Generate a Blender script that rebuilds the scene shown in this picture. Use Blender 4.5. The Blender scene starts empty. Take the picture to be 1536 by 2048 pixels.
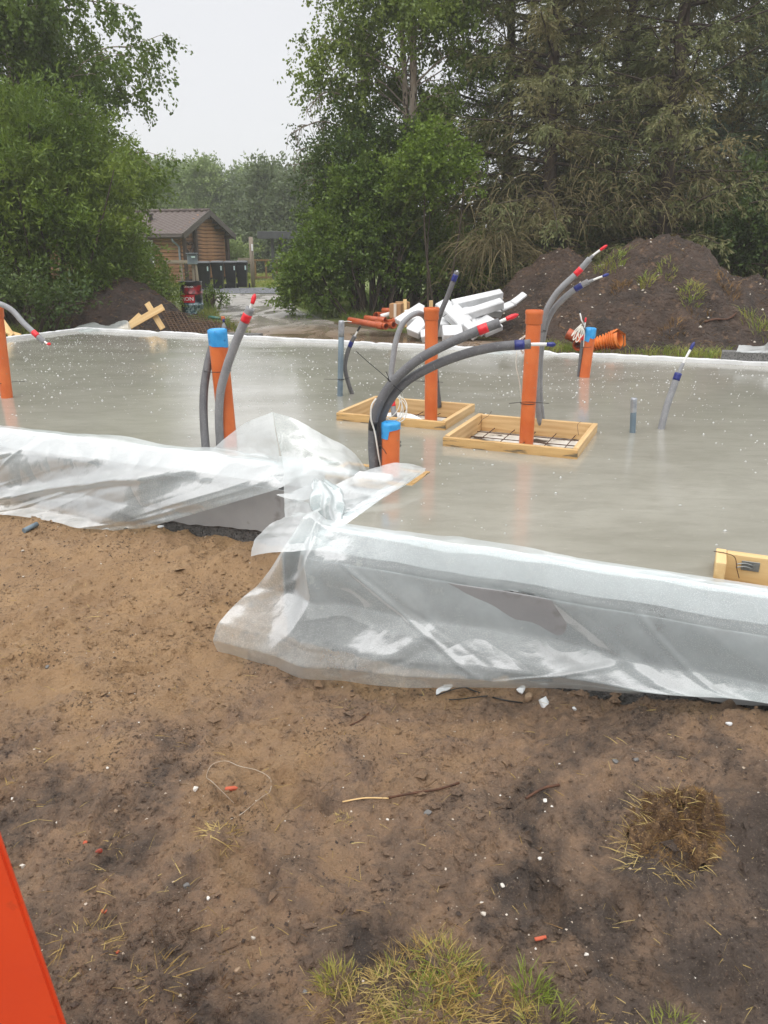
import bpy, bmesh, math, random
import numpy as np
from mathutils import Vector

# ------------------------------------------------------------------ camera, sky, sun, exposure
SC = bpy.context.scene
COL = SC.collection
F_PX, CX, CY = 1538.0, 768.0, 1024.0          # focal length and centre, in pixels of the 1536 x 2048 frame
HC, SL = 2.0, 0.6                             # camera height, slab height (front ground is z = 0)
PITCH = math.atan((CY - 495.0) / F_PX)
cam_d = bpy.data.cameras.new('camera')
cam_d.sensor_fit = 'HORIZONTAL'; cam_d.sensor_width = 36.0
cam_d.lens = 36.0 * F_PX / 1536.0
cam_d.clip_start = 0.05; cam_d.clip_end = 600
cam_d.dof.use_dof = True; cam_d.dof.focus_distance = 5.5; cam_d.dof.aperture_fstop = 13.0
cam = bpy.data.objects.new('camera', cam_d); COL.objects.link(cam)
cam.location = (0, 0, HC); cam.rotation_euler = (math.pi / 2 - PITCH, 0, 0)
SC.camera = cam

SUN_EL, SUN_AZ = math.radians(58), math.radians(205)
wd = bpy.data.worlds.new('World'); SC.world = wd; wd.use_nodes = True
nt = wd.node_tree; nt.nodes.clear()
def wn(t, **k):
    n = nt.nodes.new(t)
    for a, v in k.items(): setattr(n, a, v)
    return n
out = wn('ShaderNodeOutputWorld')
sky = wn('ShaderNodeTexSky', sky_type='NISHITA', sun_disc=False, sun_elevation=SUN_EL, sun_rotation=SUN_AZ, dust_density=4.0)
hs = wn('ShaderNodeHueSaturation'); hs.inputs['Saturation'].default_value = 0.35
nt.links.new(sky.outputs[0], hs.inputs['Color'])
b1 = wn('ShaderNodeBackground'); b1.inputs[1].default_value = 0.10
nt.links.new(hs.outputs[0], b1.inputs[0])
# closed cloud deck: an overcast sky grows brighter from the horizon to the zenith
tc = wn('ShaderNodeTexCoord'); sx = wn('ShaderNodeSeparateXYZ'); nt.links.new(tc.outputs['Generated'], sx.inputs[0])
rp = wn('ShaderNodeValToRGB'); nt.links.new(sx.outputs[2], rp.inputs[0])
e = rp.color_ramp.elements
e[0].position = 0.0; e[0].color = (0.395, 0.40, 0.41, 1)
e[1].position = 1.0; e[1].color = (1.0, 1.0, 1.0, 1)
m = e.new(0.27); m.color = (0.385, 0.39, 0.405, 1)
cn = wn('ShaderNodeTexNoise'); cn.inputs['Scale'].default_value = 2.2; cn.inputs['Detail'].default_value = 4
nt.links.new(tc.outputs['Generated'], cn.inputs['Vector'])
cr = wn('ShaderNodeMapRange'); cr.inputs[3].default_value = 0.95; cr.inputs[4].default_value = 1.05
nt.links.new(cn.outputs[0], cr.inputs[0])
vm = wn('ShaderNodeVectorMath', operation='SCALE'); nt.links.new(rp.outputs[0], vm.inputs[0]); nt.links.new(cr.outputs[0], vm.inputs['Scale'])
b2 = wn('ShaderNodeBackground'); b2.inputs[1].default_value = 2.4
nt.links.new(vm.outputs[0], b2.inputs[0])
mx = wn('ShaderNodeMixShader'); mx.inputs[0].default_value = 0.88
nt.links.new(b1.outputs[0], mx.inputs[1]); nt.links.new(b2.outputs[0], mx.inputs[2]); nt.links.new(mx.outputs[0], out.inputs[0])

sd = bpy.data.lights.new('sun', 'SUN'); sd.energy = 1.5; sd.angle = math.radians(50); sd.color = (1.0, 0.97, 0.92)
sun = bpy.data.objects.new('sun', sd); COL.objects.link(sun)
_sv = Vector((math.cos(SUN_EL) * math.sin(SUN_AZ), math.cos(SUN_EL) * math.cos(SUN_AZ), math.sin(SUN_EL)))
sun.rotation_euler = _sv.to_track_quat('Z', 'Y').to_euler(); sun.location = (0, -10, 20)

vs = SC.view_settings
vs.view_transform = 'Standard'; vs.look = 'None'; vs.exposure = 0.0; vs.gamma = 1.0; vs.use_curve_mapping = False
SC.render.engine = 'CYCLES'
cy = SC.cycles
cy.use_denoising = True; cy.use_adaptive_sampling = True; cy.adaptive_threshold = 0.025
cy.max_bounces = 8; cy.diffuse_bounces = 3; cy.glossy_bounces = 3; cy.transmission_bounces = 6
cy.transparent_max_bounces = 24; cy.volume_bounces = 1
cy.caustics_reflective = False; cy.caustics_refractive = False

# ------------------------------------------------------------------ geometry helpers
cp, sp = math.cos(PITCH), math.sin(PITCH)
def ray(px, py):
    v = (py - CY) / F_PX
    return np.array([(px - CX) / F_PX, cp - v * sp, -(sp + v * cp)])
def G(px, py, z):                              # where a line of sight meets height z
    d = ray(px, py); return np.array([0, 0, HC]) + d * ((z - HC) / d[2])
def W(px, py, Y):                              # where it reaches distance Y
    d = ray(px, py); return np.array([0, 0, HC]) + d * (Y / d[1])
ALPHA = math.radians(23.2); ca, sa = math.cos(ALPHA), math.sin(ALPHA)
def AB(a, b, z=0.0):                           # slab coordinates (a along the front, b to the back) -> world
    return np.array([a * ca + b * sa, -a * sa + b * ca, z])
def toab(x, y): return x * ca - y * sa, x * sa + y * ca
UA = np.array([ca, -sa, 0.0]); UB = np.array([sa, ca, 0.0]); UZ = np.array([0, 0, 1.0])
nrm = lambda v: np.asarray(v, float) / (np.linalg.norm(v) + 1e-12)

_T = np.random.RandomState(7).rand(256, 256)
def vnoise(x, y, s=0):
    x = np.asarray(x, float) + 31.7 * s; y = np.asarray(y, float) + 17.3 * s
    xi = np.floor(x).astype(int); yi = np.floor(y).astype(int)
    fx = x - xi; fy = y - yi
    fx = fx * fx * (3 - 2 * fx); fy = fy * fy * (3 - 2 * fy)
    a = _T[xi & 255, yi & 255]; b = _T[(xi + 1) & 255, yi & 255]; c = _T[xi & 255, (yi + 1) & 255]; d = _T[(xi + 1) & 255, (yi + 1) & 255]
    return (a + (b - a) * fx) * (1 - fy) + (c + (d - c) * fx) * fy - 0.5
def fbm(x, y, o=4, s=0, g=0.5):
    t = 0; A = 1.0
    for i in range(o):
        t = t + A * vnoise(x * 2 ** i * 1.03, y * 2 ** i, s + i * 5); A *= g
    return t
def sstep(e0, e1, x):
    t = np.clip((np.asarray(x, float) - e0) / (e1 - e0), 0, 1); return t * t * (3 - 2 * t)

_org = {}
def tag(o, label=None, cat=None, group=None, kind=None):
    if label: o['label'] = label
    if cat: o['category'] = cat
    if group: o['group'] = group
    if kind: o['kind'] = kind
    return o
def thing(name, label, cat, loc=(0, 0, 0), group=None):
    o = bpy.data.objects.new(name, None); COL.objects.link(o); o.empty_display_size = 0.1
    o.location = loc; _org[o.name] = np.array(loc, float)
    return tag(o, label, cat, group)

class MB:
    """collects shapes and links them as one mesh object"""
    def __init__(s): s.v = []; s.f = []; s.lc = []; s.n = 0; s.sm = []
    def add(s, v, f, lc=None, smooth=False):
        v = np.asarray(v, float); s.v.append(v)
        s.f += [tuple(i + s.n for i in q) for q in f]; s.sm += [smooth] * len(f)
        s.lc.append(np.asarray(lc, float) if lc is not None else v); s.n += len(v); return s
    def beam(s, p0, p1, w, h, up=UZ, ch=0.0, ext=0.0):
        """board from p0 to p1, width w (sideways), height h (along up)"""
        p0 = np.asarray(p0, float); p1 = np.asarray(p1, float); d = nrm(p1 - p0); p0 = p0 - d * ext; p1 = p1 + d * ext
        L = np.linalg.norm(p1 - p0); sd = np.cross(d, up)
        if np.linalg.norm(sd) < 1e-3: sd = np.cross(d, [1, 0, 0])
        sd = nrm(sd); u = np.cross(sd, d); c = (p0 + p1) / 2
        return s.obox(c, d, sd, u, L, w, h, ch)
    def obox(s, c, X, Y, Z, lx, ly, lz, ch=0.0):
        hx, hy, hz = lx / 2, ly / 2, lz / 2
        if ch <= 0:
            L = np.array([[i, j, k] for i in (-hx, hx) for j in (-hy, hy) for k in (-hz, hz)])
            f = [(0, 1, 3, 2), (4, 6, 7, 5), (0, 4, 5, 1), (2, 3, 7, 6), (0, 2, 6, 4), (1, 5, 7, 3)]
        else:
            ch = min(ch, hx * .9, hy * .9, hz * .9)
            L = []; idx = {}
            for i in (-1, 1):
                for j in (-1, 1):
                    for k in (-1, 1):
                        for ax in range(3):
                            q = [i * hx, j * hy, k * hz]
                            for o in range(3):
                                if o != ax: q[o] -= (i, j, k)[o] * ch
                            idx[(i, j, k, ax)] = len(L); L.append(q)
            f = []
            sg = (-1, 1)
            for t in sg:
                for ax in range(3):
                    o1, o2 = [(1, 2), (0, 2), (0, 1)][ax]
                    def key(p, q):
                        r = [0, 0, 0]; r[ax] = t; r[o1] = p; r[o2] = q; return idx[tuple(r) + (ax,)]
                    f.append((key(-1, -1), key(1, -1), key(1, 1), key(-1, 1)))
            for ax in range(3):
                o1, o2 = [(1, 2), (0, 2), (0, 1)][ax]
                for p in sg:
                    for q in sg:
                        def kk(t, a2):
                            r = [0, 0, 0]; r[ax] = t; r[o1] = p; r[o2] = q; return idx[tuple(r) + (a2,)]
                        f.append((kk(-1, o1), kk(1, o1), kk(1, o2), kk(-1, o2)))
            for i in sg:
                for j in sg:
                    for k in sg: f.append(tuple(idx[(i, j, k, a)] for a in range(3)))
            L = np.array(L, float)
        M = np.array([nrm(X), nrm(Y), nrm(Z)])
        return s.add(L @ M + np.asarray(c, float), f, L)
    def tube(s, pts, r, n=12, caps=True, hollow=0.0):
        pts = np.asarray(pts, float); m = len(pts)
        r = np.full(m, r, float) if np.isscalar(r) else np.asarray(r, float)
        T = np.gradient(pts, axis=0); T /= np.linalg.norm(T, axis=1)[:, None] + 1e-12
        nv = np.cross(T[0], [0, 0, 1.0])
        if np.linalg.norm(nv) < .1: nv = np.cross(T[0], [1.0, 0, 0])
        nv = nrm(nv); V = []; lc = []; L = 0
        an = np.arange(n) * 2 * math.pi / n
        for i in range(m):
            nv = nrm(nv - T[i] * np.dot(nv, T[i])); bv = np.cross(T[i], nv)
            V.append(pts[i] + r[i] * (np.cos(an)[:, None] * nv + np.sin(an)[:, None] * bv))
            if i: L += np.linalg.norm(pts[i] - pts[i - 1])
            lc.append(np.stack([np.full(n, L), np.cos(an) * r[i], np.sin(an) * r[i]], 1))
        f = [(i * n + j, i * n + (j + 1) % n, (i + 1) * n + (j + 1) % n, (i + 1) * n + j) for i in range(m - 1) for j in range(n)]
        s.add(np.concatenate(V), f, np.concatenate(lc), True)
        b = s.n - m * n
        if caps:
            s.f.append(tuple(b + j for j in reversed(range(n)))); s.sm.append(False)
            if hollow <= 0:
                s.f.append(tuple(b + (m - 1) * n + j for j in range(n))); s.sm.append(False)
            else:                                # open mouth: rim and inner wall
                k = min(m - 1, 3); Q = []
                for rr, q in ((r[-1] - hollow, 0), (r[-1] - hollow, max(.06, r[-1] * 1.6))):
                    base = pts[-1] - T[-1] * q
                    Q.append(base + rr * (np.cos(an)[:, None] * nv + np.sin(an)[:, None] * bv))
                o = b + (m - 1) * n; i0 = s.n
                ff = []
                s.add(np.concatenate(Q), [], None)
                for j in range(n):
                    j2 = (j + 1) % n
                    ff += [(o + j, o + j2, i0 + j2, i0 + j), (i0 + j, i0 + j2, i0 + n + j2, i0 + n + j)]
                ff.append(tuple(i0 + n + j for j in range(n)))
                s.f += ff; s.sm += [False] * len(ff)
        return s
    def lathe(s, base, prof, n=20, axis=UZ):
        """profile [(r, h)] turned about axis"""
        ax = nrm(axis); x = np.cross(ax, [0, 1.0, 0]); x = nrm(x if np.linalg.norm(x) > .1 else np.cross(ax, [1.0, 0, 0])); y = np.cross(ax, x)
        an = np.arange(n) * 2 * math.pi / n; V = []; lc = []
        for r, h in prof:
            V.append(np.asarray(base) + ax * h + r * (np.cos(an)[:, None] * x + np.sin(an)[:, None] * y))
            lc.append(np.stack([np.full(n, h), np.cos(an) * r, np.sin(an) * r], 1))
        m = len(prof)
        f = [(i * n + j, i * n + (j + 1) % n, (i + 1) * n + (j + 1) % n, (i + 1) * n + j) for i in range(m - 1) for j in range(n)]
        s.add(np.concatenate(V), f, np.concatenate(lc), True)
        b = s.n - m * n
        s.f += [tuple(b + j for j in reversed(range(n))), tuple(b + (m - 1) * n + j for j in range(n))]; s.sm += [False, False]
        return s
    def build(s, name, material, parent=None, smooth=None):
        v = np.concatenate(s.v)
        if parent is not None: v = v - _org.get(parent.name, 0)
        me = bpy.data.meshes.new(name); me.from_pydata(v.tolist(), [], s.f)
        me.polygons.foreach_set('use_smooth', s.sm if smooth is None else [smooth] * len(s.f))
        at = me.attributes.new('lc', 'FLOAT_VECTOR', 'POINT'); at.data.foreach_set('vector', np.concatenate(s.lc).ravel())
        me.materials.append(material)
        o = bpy.data.objects.new(name, me); COL.objects.link(o)
        if parent is not None: o.parent = parent; _org[o.name] = _org.get(parent.name, np.zeros(3))
        return o

def sub_link(o): return o

def grid_mesh(name, V, nx, ny, material, parent=None, mask=None, smooth=True, attrs=None):
    """V: (ny*nx,3) row-major grid"""
    i = np.arange(nx * ny).reshape(ny, nx)
    q = np.stack([i[:-1, :-1], i[:-1, 1:], i[1:, 1:], i[1:, :-1]], -1).reshape(-1, 4)
    if mask is not None: q = q[mask.reshape(-1)]
    return quads_mesh(name, V, q, material, parent, smooth, attrs)
def quads_mesh(name, V, q, material, parent=None, smooth=False, attrs=None):
    V = np.asarray(V, np.float32)
    if parent is not None: V = V - _org.get(parent.name, np.zeros(3)).astype(np.float32)
    me = bpy.data.meshes.new(name); k = q.shape[1]
    me.vertices.add(len(V)); me.vertices.foreach_set('co', V.astype(np.float32).ravel())
    me.loops.add(q.size); me.loops.foreach_set('vertex_index', q.astype(np.int32).ravel())
    me.polygons.add(len(q)); me.polygons.foreach_set('loop_start', np.arange(0, q.size, k, dtype=np.int32))
    me.polygons.foreach_set('use_smooth', np.full(len(q), smooth))
    for an_, (dom, arr) in (attrs or {}).items():
        at = me.attributes.new(an_, 'FLOAT', dom); at.data.foreach_set('value', arr.astype(np.float32))
    me.update(calc_edges=True); me.materials.append(material)
    o = bpy.data.objects.new(name, me); COL.objects.link(o)
    if parent is not None: o.parent = parent; _org[o.name] = _org.get(parent.name, np.zeros(3))
    return o
def leaf_mesh(name, P, D, N, ln, wd, material, parent=None, rnd=None, base=0.35, fold=0.0):
    """one diamond face per leaf: P base point, D growth direction, N face normal hint"""
    D = D / (np.linalg.norm(D, axis=1)[:, None] + 1e-9)
    Sd = np.cross(D, N); Sd /= np.linalg.norm(Sd, axis=1)[:, None] + 1e-9
    ln = np.broadcast_to(ln, (len(P),))[:, None]; wd = np.broadcast_to(wd, (len(P),))[:, None]
    mid = P + D * ln * base
    V = np.stack([P, mid + Sd * wd / 2, P + D * ln, mid - Sd * wd / 2], 1).reshape(-1, 3)
    q = np.arange(len(P) * 4).reshape(-1, 4)
    if rnd is None: rnd = np.random.RandomState(len(P)).rand(len(P))
    return quads_mesh(name, V, q, material, parent, False, {'rnd': ('FACE', rnd)})
def crom(pts, n=8):
    """Catmull-Rom through points"""
    p = [np.asarray(q, float) for q in pts]; p = [2 * p[0] - p[1]] + p + [2 * p[-1] - p[-2]]; o = []
    for i in range(1, len(p) - 2):
        for t in np.arange(n) / n:
            a, b, c, d = p[i - 1:i + 3]
            o.append(.5 * ((2 * b) + (c - a) * t + (2 * a - 5 * b + 4 * c - d) * t * t + (3 * b - a - 3 * c + d) * t ** 3))
    o.append(p[-2]); return np.array(o)

# ------------------------------------------------------------------ materials
def newmat(name):
    m = bpy.data.materials.new(name); m.use_nodes = True; t = m.node_tree; t.nodes.clear()
    return m, t
class NT:
    def __init__(s, t): s.t = t
    def n(s, ty, ins=None, **k):
        x = s.t.nodes.new(ty)
        for a, v in k.items(): setattr(x, a, v)
        for a, v in (ins or {}).items():
            if isinstance(v, bpy.types.NodeSocket): s.t.links.new(v, x.inputs[a])
            else: x.inputs[a].default_value = v
        return x
    def noise(s, vec, scale, detail=4, rough=.55, dist=0):
        return s.n('ShaderNodeTexNoise', {'Vector': vec, 'Scale': scale, 'Detail': detail, 'Roughness': rough, 'Distortion': dist}).outputs[0]
    def mapr(s, v, a, b, c=0., d=1.):
        return s.n('ShaderNodeMapRange', {0: v, 1: a, 2: b, 3: c, 4: d}).outputs[0]
    def mix(s, f, a, b, bt='MIX'):
        x = s.t.nodes.new('ShaderNodeMix'); x.data_type = 'RGBA'; x.blend_type = bt
        for i, v in ((0, f), (6, a), (7, b)):
            if isinstance(v, bpy.types.NodeSocket): s.t.links.new(v, x.inputs[i])
            else: x.inputs[i].default_value = (tuple(v) + (1,))[:4] if hasattr(v, '__len__') else v
        return x.outputs[2]
    def math(s, op, a, b=0.):
        return s.n('ShaderNodeMath', {0: a, 1: b}, operation=op).outputs[0]
    def bump(s, h, st, dist=.01, nrm=None):
        i = {'Height': h, 'Strength': st, 'Distance': dist}
        if nrm: i['Normal'] = nrm
        return s.n('ShaderNodeBump', i).outputs[0]
def rgb(*c):                                    # sRGB 0-255 -> linear
    return tuple(((v / 255 + .055) / 1.055) ** 2.4 if v > 10 else v / 255 / 12.92 for v in c)
def pmat(name, c1, c2=None, scale=8., rough=.6, bs=40., bst=.2, bd=.005, coord='lc', stretch=(1, 1, 1), spec=.5, rvar=0., c3=None, s3=30., f3=(.6, .7), metal=0., coat=0.):
    m, t = newmat(name); N = NT(t)
    vec = N.n('ShaderNodeAttribute', attribute_name='lc').outputs['Vector'] if coord == 'lc' else N.n('ShaderNodeNewGeometry').outputs['Position']
    mp = N.n('ShaderNodeMapping', {'Vector': vec, 'Scale': stretch}).outputs[0]
    col = N.mix(N.mapr(N.noise(mp, scale), .35, .65), c1, c2 or c1)
    if c3: col = N.mix(N.mapr(N.noise(mp, s3, 5), *f3), col, c3)
    hb = N.noise(mp, bs, 5)
    rr = N.mapr(N.noise(mp, scale * 2.3), .3, .7, max(.03, rough - rvar), min(1, rough + rvar))
    P = N.n('ShaderNodeBsdfPrincipled', {'Base Color': col, 'Roughness': rr, 'Normal': N.bump(hb, bst, bd), 'Specular IOR Level': spec, 'Metallic': metal, 'Coat Weight': coat, 'Coat Roughness': .15})
    N.n('ShaderNodeOutputMaterial', {0: P.outputs[0]})
    return m
def leafmat(name, c1, c2, c3=None, trans=.35, rough=.45, clump=.9, spec=.35):
    """c1..c2 by leaf, c3 in patches through the crown"""
    m, t = newmat(name); N = NT(t)
    r = N.n('ShaderNodeAttribute', attribute_name='rnd').outputs['Fac']
    col = N.mix(r, c1, c2)
    pos = N.n('ShaderNodeNewGeometry').outputs['Position']
    if c3: col = N.mix(N.mapr(N.noise(pos, clump, 3), .45, .68), col, c3)
    P = N.n('ShaderNodeBsdfPrincipled', {'Base Color': col, 'Roughness': rough, 'Specular IOR Level': spec})
    T = N.n('ShaderNodeBsdfTranslucent', {'Color': N.mix(.5, col, (.16, .22, .02))})
    M = N.n('ShaderNodeMixShader', {0: trans, 1: P.outputs[0], 2: T.outputs[0]})
    N.n('ShaderNodeOutputMaterial', {0: M.outputs[0]})
    return m

M = {}
M['orange'] = pmat('orange_pvc', rgb(210, 112, 58), rgb(198, 98, 48), 6, .38, 150, .03, .002, c3=rgb(172, 128, 98), s3=34, f3=(.66, .74), rvar=.08)
M['orange_dull'] = pmat('orange_pvc_wet', rgb(186, 92, 54), rgb(158, 74, 42), 5, .35, 80, .08, .002, c3=rgb(120, 66, 44), s3=12, f3=(.6, .75))
M['corrugated'] = pmat('corrugated_plastic', rgb(225, 130, 55), rgb(205, 108, 40), 6, .4, 60, .05, .002)
M['foam_grey'] = pmat('grey_foam', rgb(104, 104, 106), rgb(92, 92, 95), 14, .55, 220, .22, .002, c3=rgb(128, 128, 130), s3=90, f3=(.58, .72))
M['foam_light'] = pmat('light_grey_foam', rgb(140, 141, 144), rgb(128, 129, 132), 14, .55, 200, .2, .002, c3=rgb(156, 156, 158), s3=80, f3=(.58, .72))
M['conduit'] = pmat('blue_grey_conduit', rgb(112, 128, 138), rgb(100, 116, 128), 8, .35, 100, .04, .002)
M['blue_tape'] = pmat('blue_tape', rgb(40, 140, 205), rgb(62, 160, 220), 18, .4, 26, .7, .006, c3=rgb(22, 105, 170), s3=22, f3=(.6, .7))
M['red_tape'] = pmat('red_tape', rgb(225, 45, 55), rgb(205, 30, 45), 25, .35, 60, .4, .003)
M['navy_tape'] = pmat('navy_tape', rgb(38, 48, 125), rgb(28, 36, 100), 25, .35, 60, .4, .003)
M['silver_tape'] = pmat('silver_tape', rgb(165, 168, 172), rgb(140, 144, 150), 25, .3, 45, .6, .004, metal=.35)
M['white_pex'] = pmat('white_plastic_pipe', rgb(232, 232, 230), rgb(222, 222, 220), 10, .35, 60, .02)
M['white_cable'] = pmat('white_cable', rgb(226, 224, 216), rgb(214, 210, 200), 10, .4, 60, .02)
M['black_tie'] = pmat('black_nylon', (.012, .012, .013), (.02, .02, .02), 10, .4, 60, .05)
M['wood_new'] = pmat('formwork_timber', rgb(214, 182, 134), rgb(194, 158, 108), 6, .55, 60, .15, .003, stretch=(.35, 6, 6), c3=rgb(168, 112, 58), s3=3.2, f3=(.62, .8))
M['wood_mud'] = pmat('muddy_formwork_timber', rgb(202, 166, 112), rgb(182, 142, 88), 6, .5, 60, .2, .003, stretch=(.6, 4, 4), c3=rgb(104, 92, 72), s3=7, f3=(.53, .62))
M['wood_pale'] = pmat('pale_planed_timber', rgb(216, 186, 134), rgb(200, 164, 110), 4, .6, 50, .15, .003, stretch=(.3, 5, 5), c3=rgb(160, 118, 70), s3=3, f3=(.66, .8))
M['eps'] = pmat('white_polystyrene', rgb(222, 223, 224), rgb(196, 197, 198), 4, .7, 160, .25, .003, c3=rgb(178, 174, 166), s3=7, f3=(.68, .85))
M['rebar'] = pmat('rusty_rebar', rgb(96, 62, 42), rgb(64, 42, 30), 20, .75, 120, .4, .002)
M['steel'] = pmat('zinc_steel', rgb(150, 152, 150), rgb(120, 124, 124), 20, .35, 80, .1, metal=.7)
# ------------------------------------------------------------------ ground
_fr = random.Random(12)
FEET = [(_fr.uniform(-1.9, 1.9), _fr.uniform(1.3, 4.2), _fr.uniform(0, 3.1), _fr.uniform(.09, .17), _fr.uniform(.018, .040)) for _ in range(32)]   # footprints and dents
def gz(x, y):
    x = np.asarray(x, float); y = np.asarray(y, float)
    a, b = toab(x, y)
    z = 0.45 * sstep(5.5, 10.0, b)
    z = z + .10 * sstep(2.4, 4.1, b) * sstep(-1.6, -2.6, a) * sstep(7, 5, b)
    z = z + .17 * sstep(2.15, 2.95, b) * sstep(-1.1, .6, a) * sstep(5, 4, b)
    near = sstep(9.0, 5.0, y)
    z = z + near * (.06 * fbm(x * 1.1, y * 1.1, 2, 1) + .045 * fbm(x * 3.1, y * 3.4, 3, 2))
    for fx, fy, fa, fl, fd in FEET:
        u = (x - fx) * math.cos(fa) + (y - fy) * math.sin(fa); v = -(x - fx) * math.sin(fa) + (y - fy) * math.cos(fa); d = np.sqrt((u / fl) ** 2 + (v / (fl * .42)) ** 2)
        z = z - near * fd * (sstep(1.15, .75, d) - .55 * np.exp(-((d - 1.25) / .22) ** 2))
    r = fbm(x * 9, y * 9, 3, 4); z = z + near * (.034 * r + .050 * np.maximum(0, fbm(x * 13, y * 12, 4, 9) - .02) - .035 * np.maximum(0, fbm(x * 5.5, y * 6.5, 3, 12) - .28))
    z = z + near * .022 * fbm(x * 31, y * 31, 2, 14)
    z = z + (1 - near) * .05 * fbm(x * .35, y * .35, 3, 3)
    return z
def grow(x0, st, g, end):
    o = []; x = x0
    while x < end: x += st; st *= g; o.append(x)
    return o
xs = list(np.arange(-2.1, 2.1001, .0155)); r_ = grow(2.1, .03, 1.0, 3.6); r_ += grow(r_[-1], .05, 1.16, 170); xs = [-v for v in reversed(r_)] + xs + r_
ys = list(np.arange(.9, 4.2, .0145)); r_ = grow(ys[-1], .03, 1.0, 6); r_ += grow(r_[-1], .1, 1.05, 40); r_ += grow(r_[-1], 2.5, 1.2, 260)
ys = [-60, -30, -15, -6, -2, 0, .5] + ys + r_
GX, GY = np.meshgrid(xs, ys)
m, t = newmat('site_soil'); N = NT(t)
pos = N.n('ShaderNodeNewGeometry').outputs['Position']
sxyz = N.n('ShaderNodeSeparateXYZ', {0: pos})
X_, Y_ = sxyz.outputs[0], sxyz.outputs[1]
n1 = N.noise(pos, .8, 6, .65, .8); n2 = N.noise(pos, 3.2, 6, .65, .5); n3 = N.noise(pos, 22, 5, .7); n4 = N.noise(pos, 130, 3, .7)
sand = N.mix(N.mapr(n2, .3, .7), rgb(172, 140, 103), rgb(148, 119, 89))
humus = N.mix(N.mapr(n2, .3, .7), rgb(66, 57, 51), rgb(98, 84, 74))
# yellow sand was dug out beside the foundation, dark topsoil lies further from it
reach = N.math('ADD', N.math('MULTIPLY', Y_, .20), N.math('MULTIPLY', X_, -.06))
f = N.math('ADD', N.math('ADD', N.math('MULTIPLY', n1, 1.9), reach), N.math('MULTIPLY', n2, 1.0))
f = N.mapr(f, 1.66, 2.26)
mid = rgb(146, 119, 95)
col = N.mix(N.mapr(f, 0, .45), humus, N.mix(N.mapr(n3, .35, .7), mid, rgb(116, 97, 82)))
col = N.mix(N.mapr(f, .4, 1.), col, sand)
col = N.mix(N.mapr(n3, .60, .78, 0, .6), col, rgb(70, 56, 46))
col = N.mix(N.mapr(n4, .60, .70, 0, .6), col, rgb(168, 148, 124))
col = N.mix(N.math('MULTIPLY', N.mapr(N.noise(pos, 60, 4, .7), .54, .62), N.mapr(N.noise(pos, 2.4, 4, .6), .46, .60, .1, .8)), col, rgb(46, 36, 30))
# back of the site: mud, then grass
gn = N.noise(pos, .5, 5, .6)
grass = N.mix(N.mapr(N.noise(pos, 2.5, 5), .3, .7), rgb(92, 108, 52), rgb(120, 128, 66))
mud = N.mix(N.mapr(n2, .3, .7), rgb(78, 62, 50), rgb(104, 86, 68))
back = N.mix(N.mapr(N.math('ADD', N.math('MULTIPLY', Y_, .05), gn), 1.20, 1.42), mud, grass)
col = N.mix(N.mapr(Y_, 7.5, 8.5), col, back)
rough = N.mapr(N.noise(pos, 5, 4), .35, .65, .48, .85)
hb = N.math('ADD', N.math('ADD', N.math('MULTIPLY', n3, .8), N.math('MULTIPLY', N.noise(pos, 70, 5, .75), .45)), N.math('MULTIPLY', n4, .22))
P = N.n('ShaderNodeBsdfPrincipled', {'Base Color': col, 'Roughness': rough, 'Specular IOR Level': .35, 'Normal': N.bump(hb, 1.0, .036)})
N.n('ShaderNodeOutputMaterial', {0: P.outputs[0]}); M['soil'] = m
g = grid_mesh('ground', np.stack([GX.ravel(), GY.ravel(), gz(GX, GY).ravel()], 1), len(xs), len(ys), M['soil'])
tag(g, 'bare brown sandy soil of the building plot', kind='structure')

# ------------------------------------------------------------------ slab, insulation, foundation
FR = dict(F2=(-1.80, -.81, 5.31, 6.23), F1=(-2.93, -1.95, 5.80, 6.63), F3=(.11, 1.15, 3.44, 3.67), F4=(-2.25, -1.64, 4.27, 4.60))
m, t = newmat('wet_concrete'); N = NT(t)
pos = N.n('ShaderNodeNewGeometry').outputs['Position']
mpp = N.n('ShaderNodeMapping', {'Vector': pos, 'Rotation': (0, 0, ALPHA), 'Scale': (.7, 1.6, 1)}).outputs[0]
c = N.mix(N.mapr(N.noise(mpp, .9, 5, .6), .3, .7), rgb(140, 137, 125), rgb(164, 161, 150))
c = N.mix(N.mapr(N.noise(mpp, 5, 6, .7), .45, .75, 0, .5), c, rgb(118, 115, 103))
c = N.mix(N.mapr(N.noise(mpp, 26, 5, .7), .60, .75, 0, .5), c, rgb(186, 182, 168))
puddle = N.mapr(N.noise(mpp, .55, 4, .55, .6), .42, .58)
rip = N.math('ADD', N.noise(N.n('ShaderNodeMapping', {'Vector': mpp, 'Scale': (1, 2.2, 1)}).outputs[0], 34, 4, .6), N.math('ADD', N.math('MULTIPLY', N.noise(mpp, 8, 4, .6), 1.2), N.math('MULTIPLY', N.noise(mpp, 95, 3, .6), .5)))
rr = N.mapr(puddle, 0, 1, .09, .025)
bs = N.mapr(puddle, 0, 1, .16, .05)
ring_h = None
for sc_, am_ in ((7.0, 1.0), (11.0, .8)):                      # rings spreading from raindrops
    vo = N.n('ShaderNodeTexVoronoi', {'Vector': pos, 'Scale': sc_, 'Randomness': 1.0})
    d_ = vo.outputs['Distance']; keep = N.math('GREATER_THAN', N.n('ShaderNodeSeparateXYZ', {0: vo.outputs['Color']}).outputs[0], .45)
    w_ = N.math('MULTIPLY', N.math('MULTIPLY', N.math('SINE', N.math('MULTIPLY', d_, 70.0)), N.mapr(d_, .05, .34, 1, 0)), N.math('MULTIPLY', keep, am_))
    ring_h = w_ if ring_h is None else N.math('ADD', ring_h, w_)
rip = N.math('ADD', rip, N.math('MULTIPLY', ring_h, .16))
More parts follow.
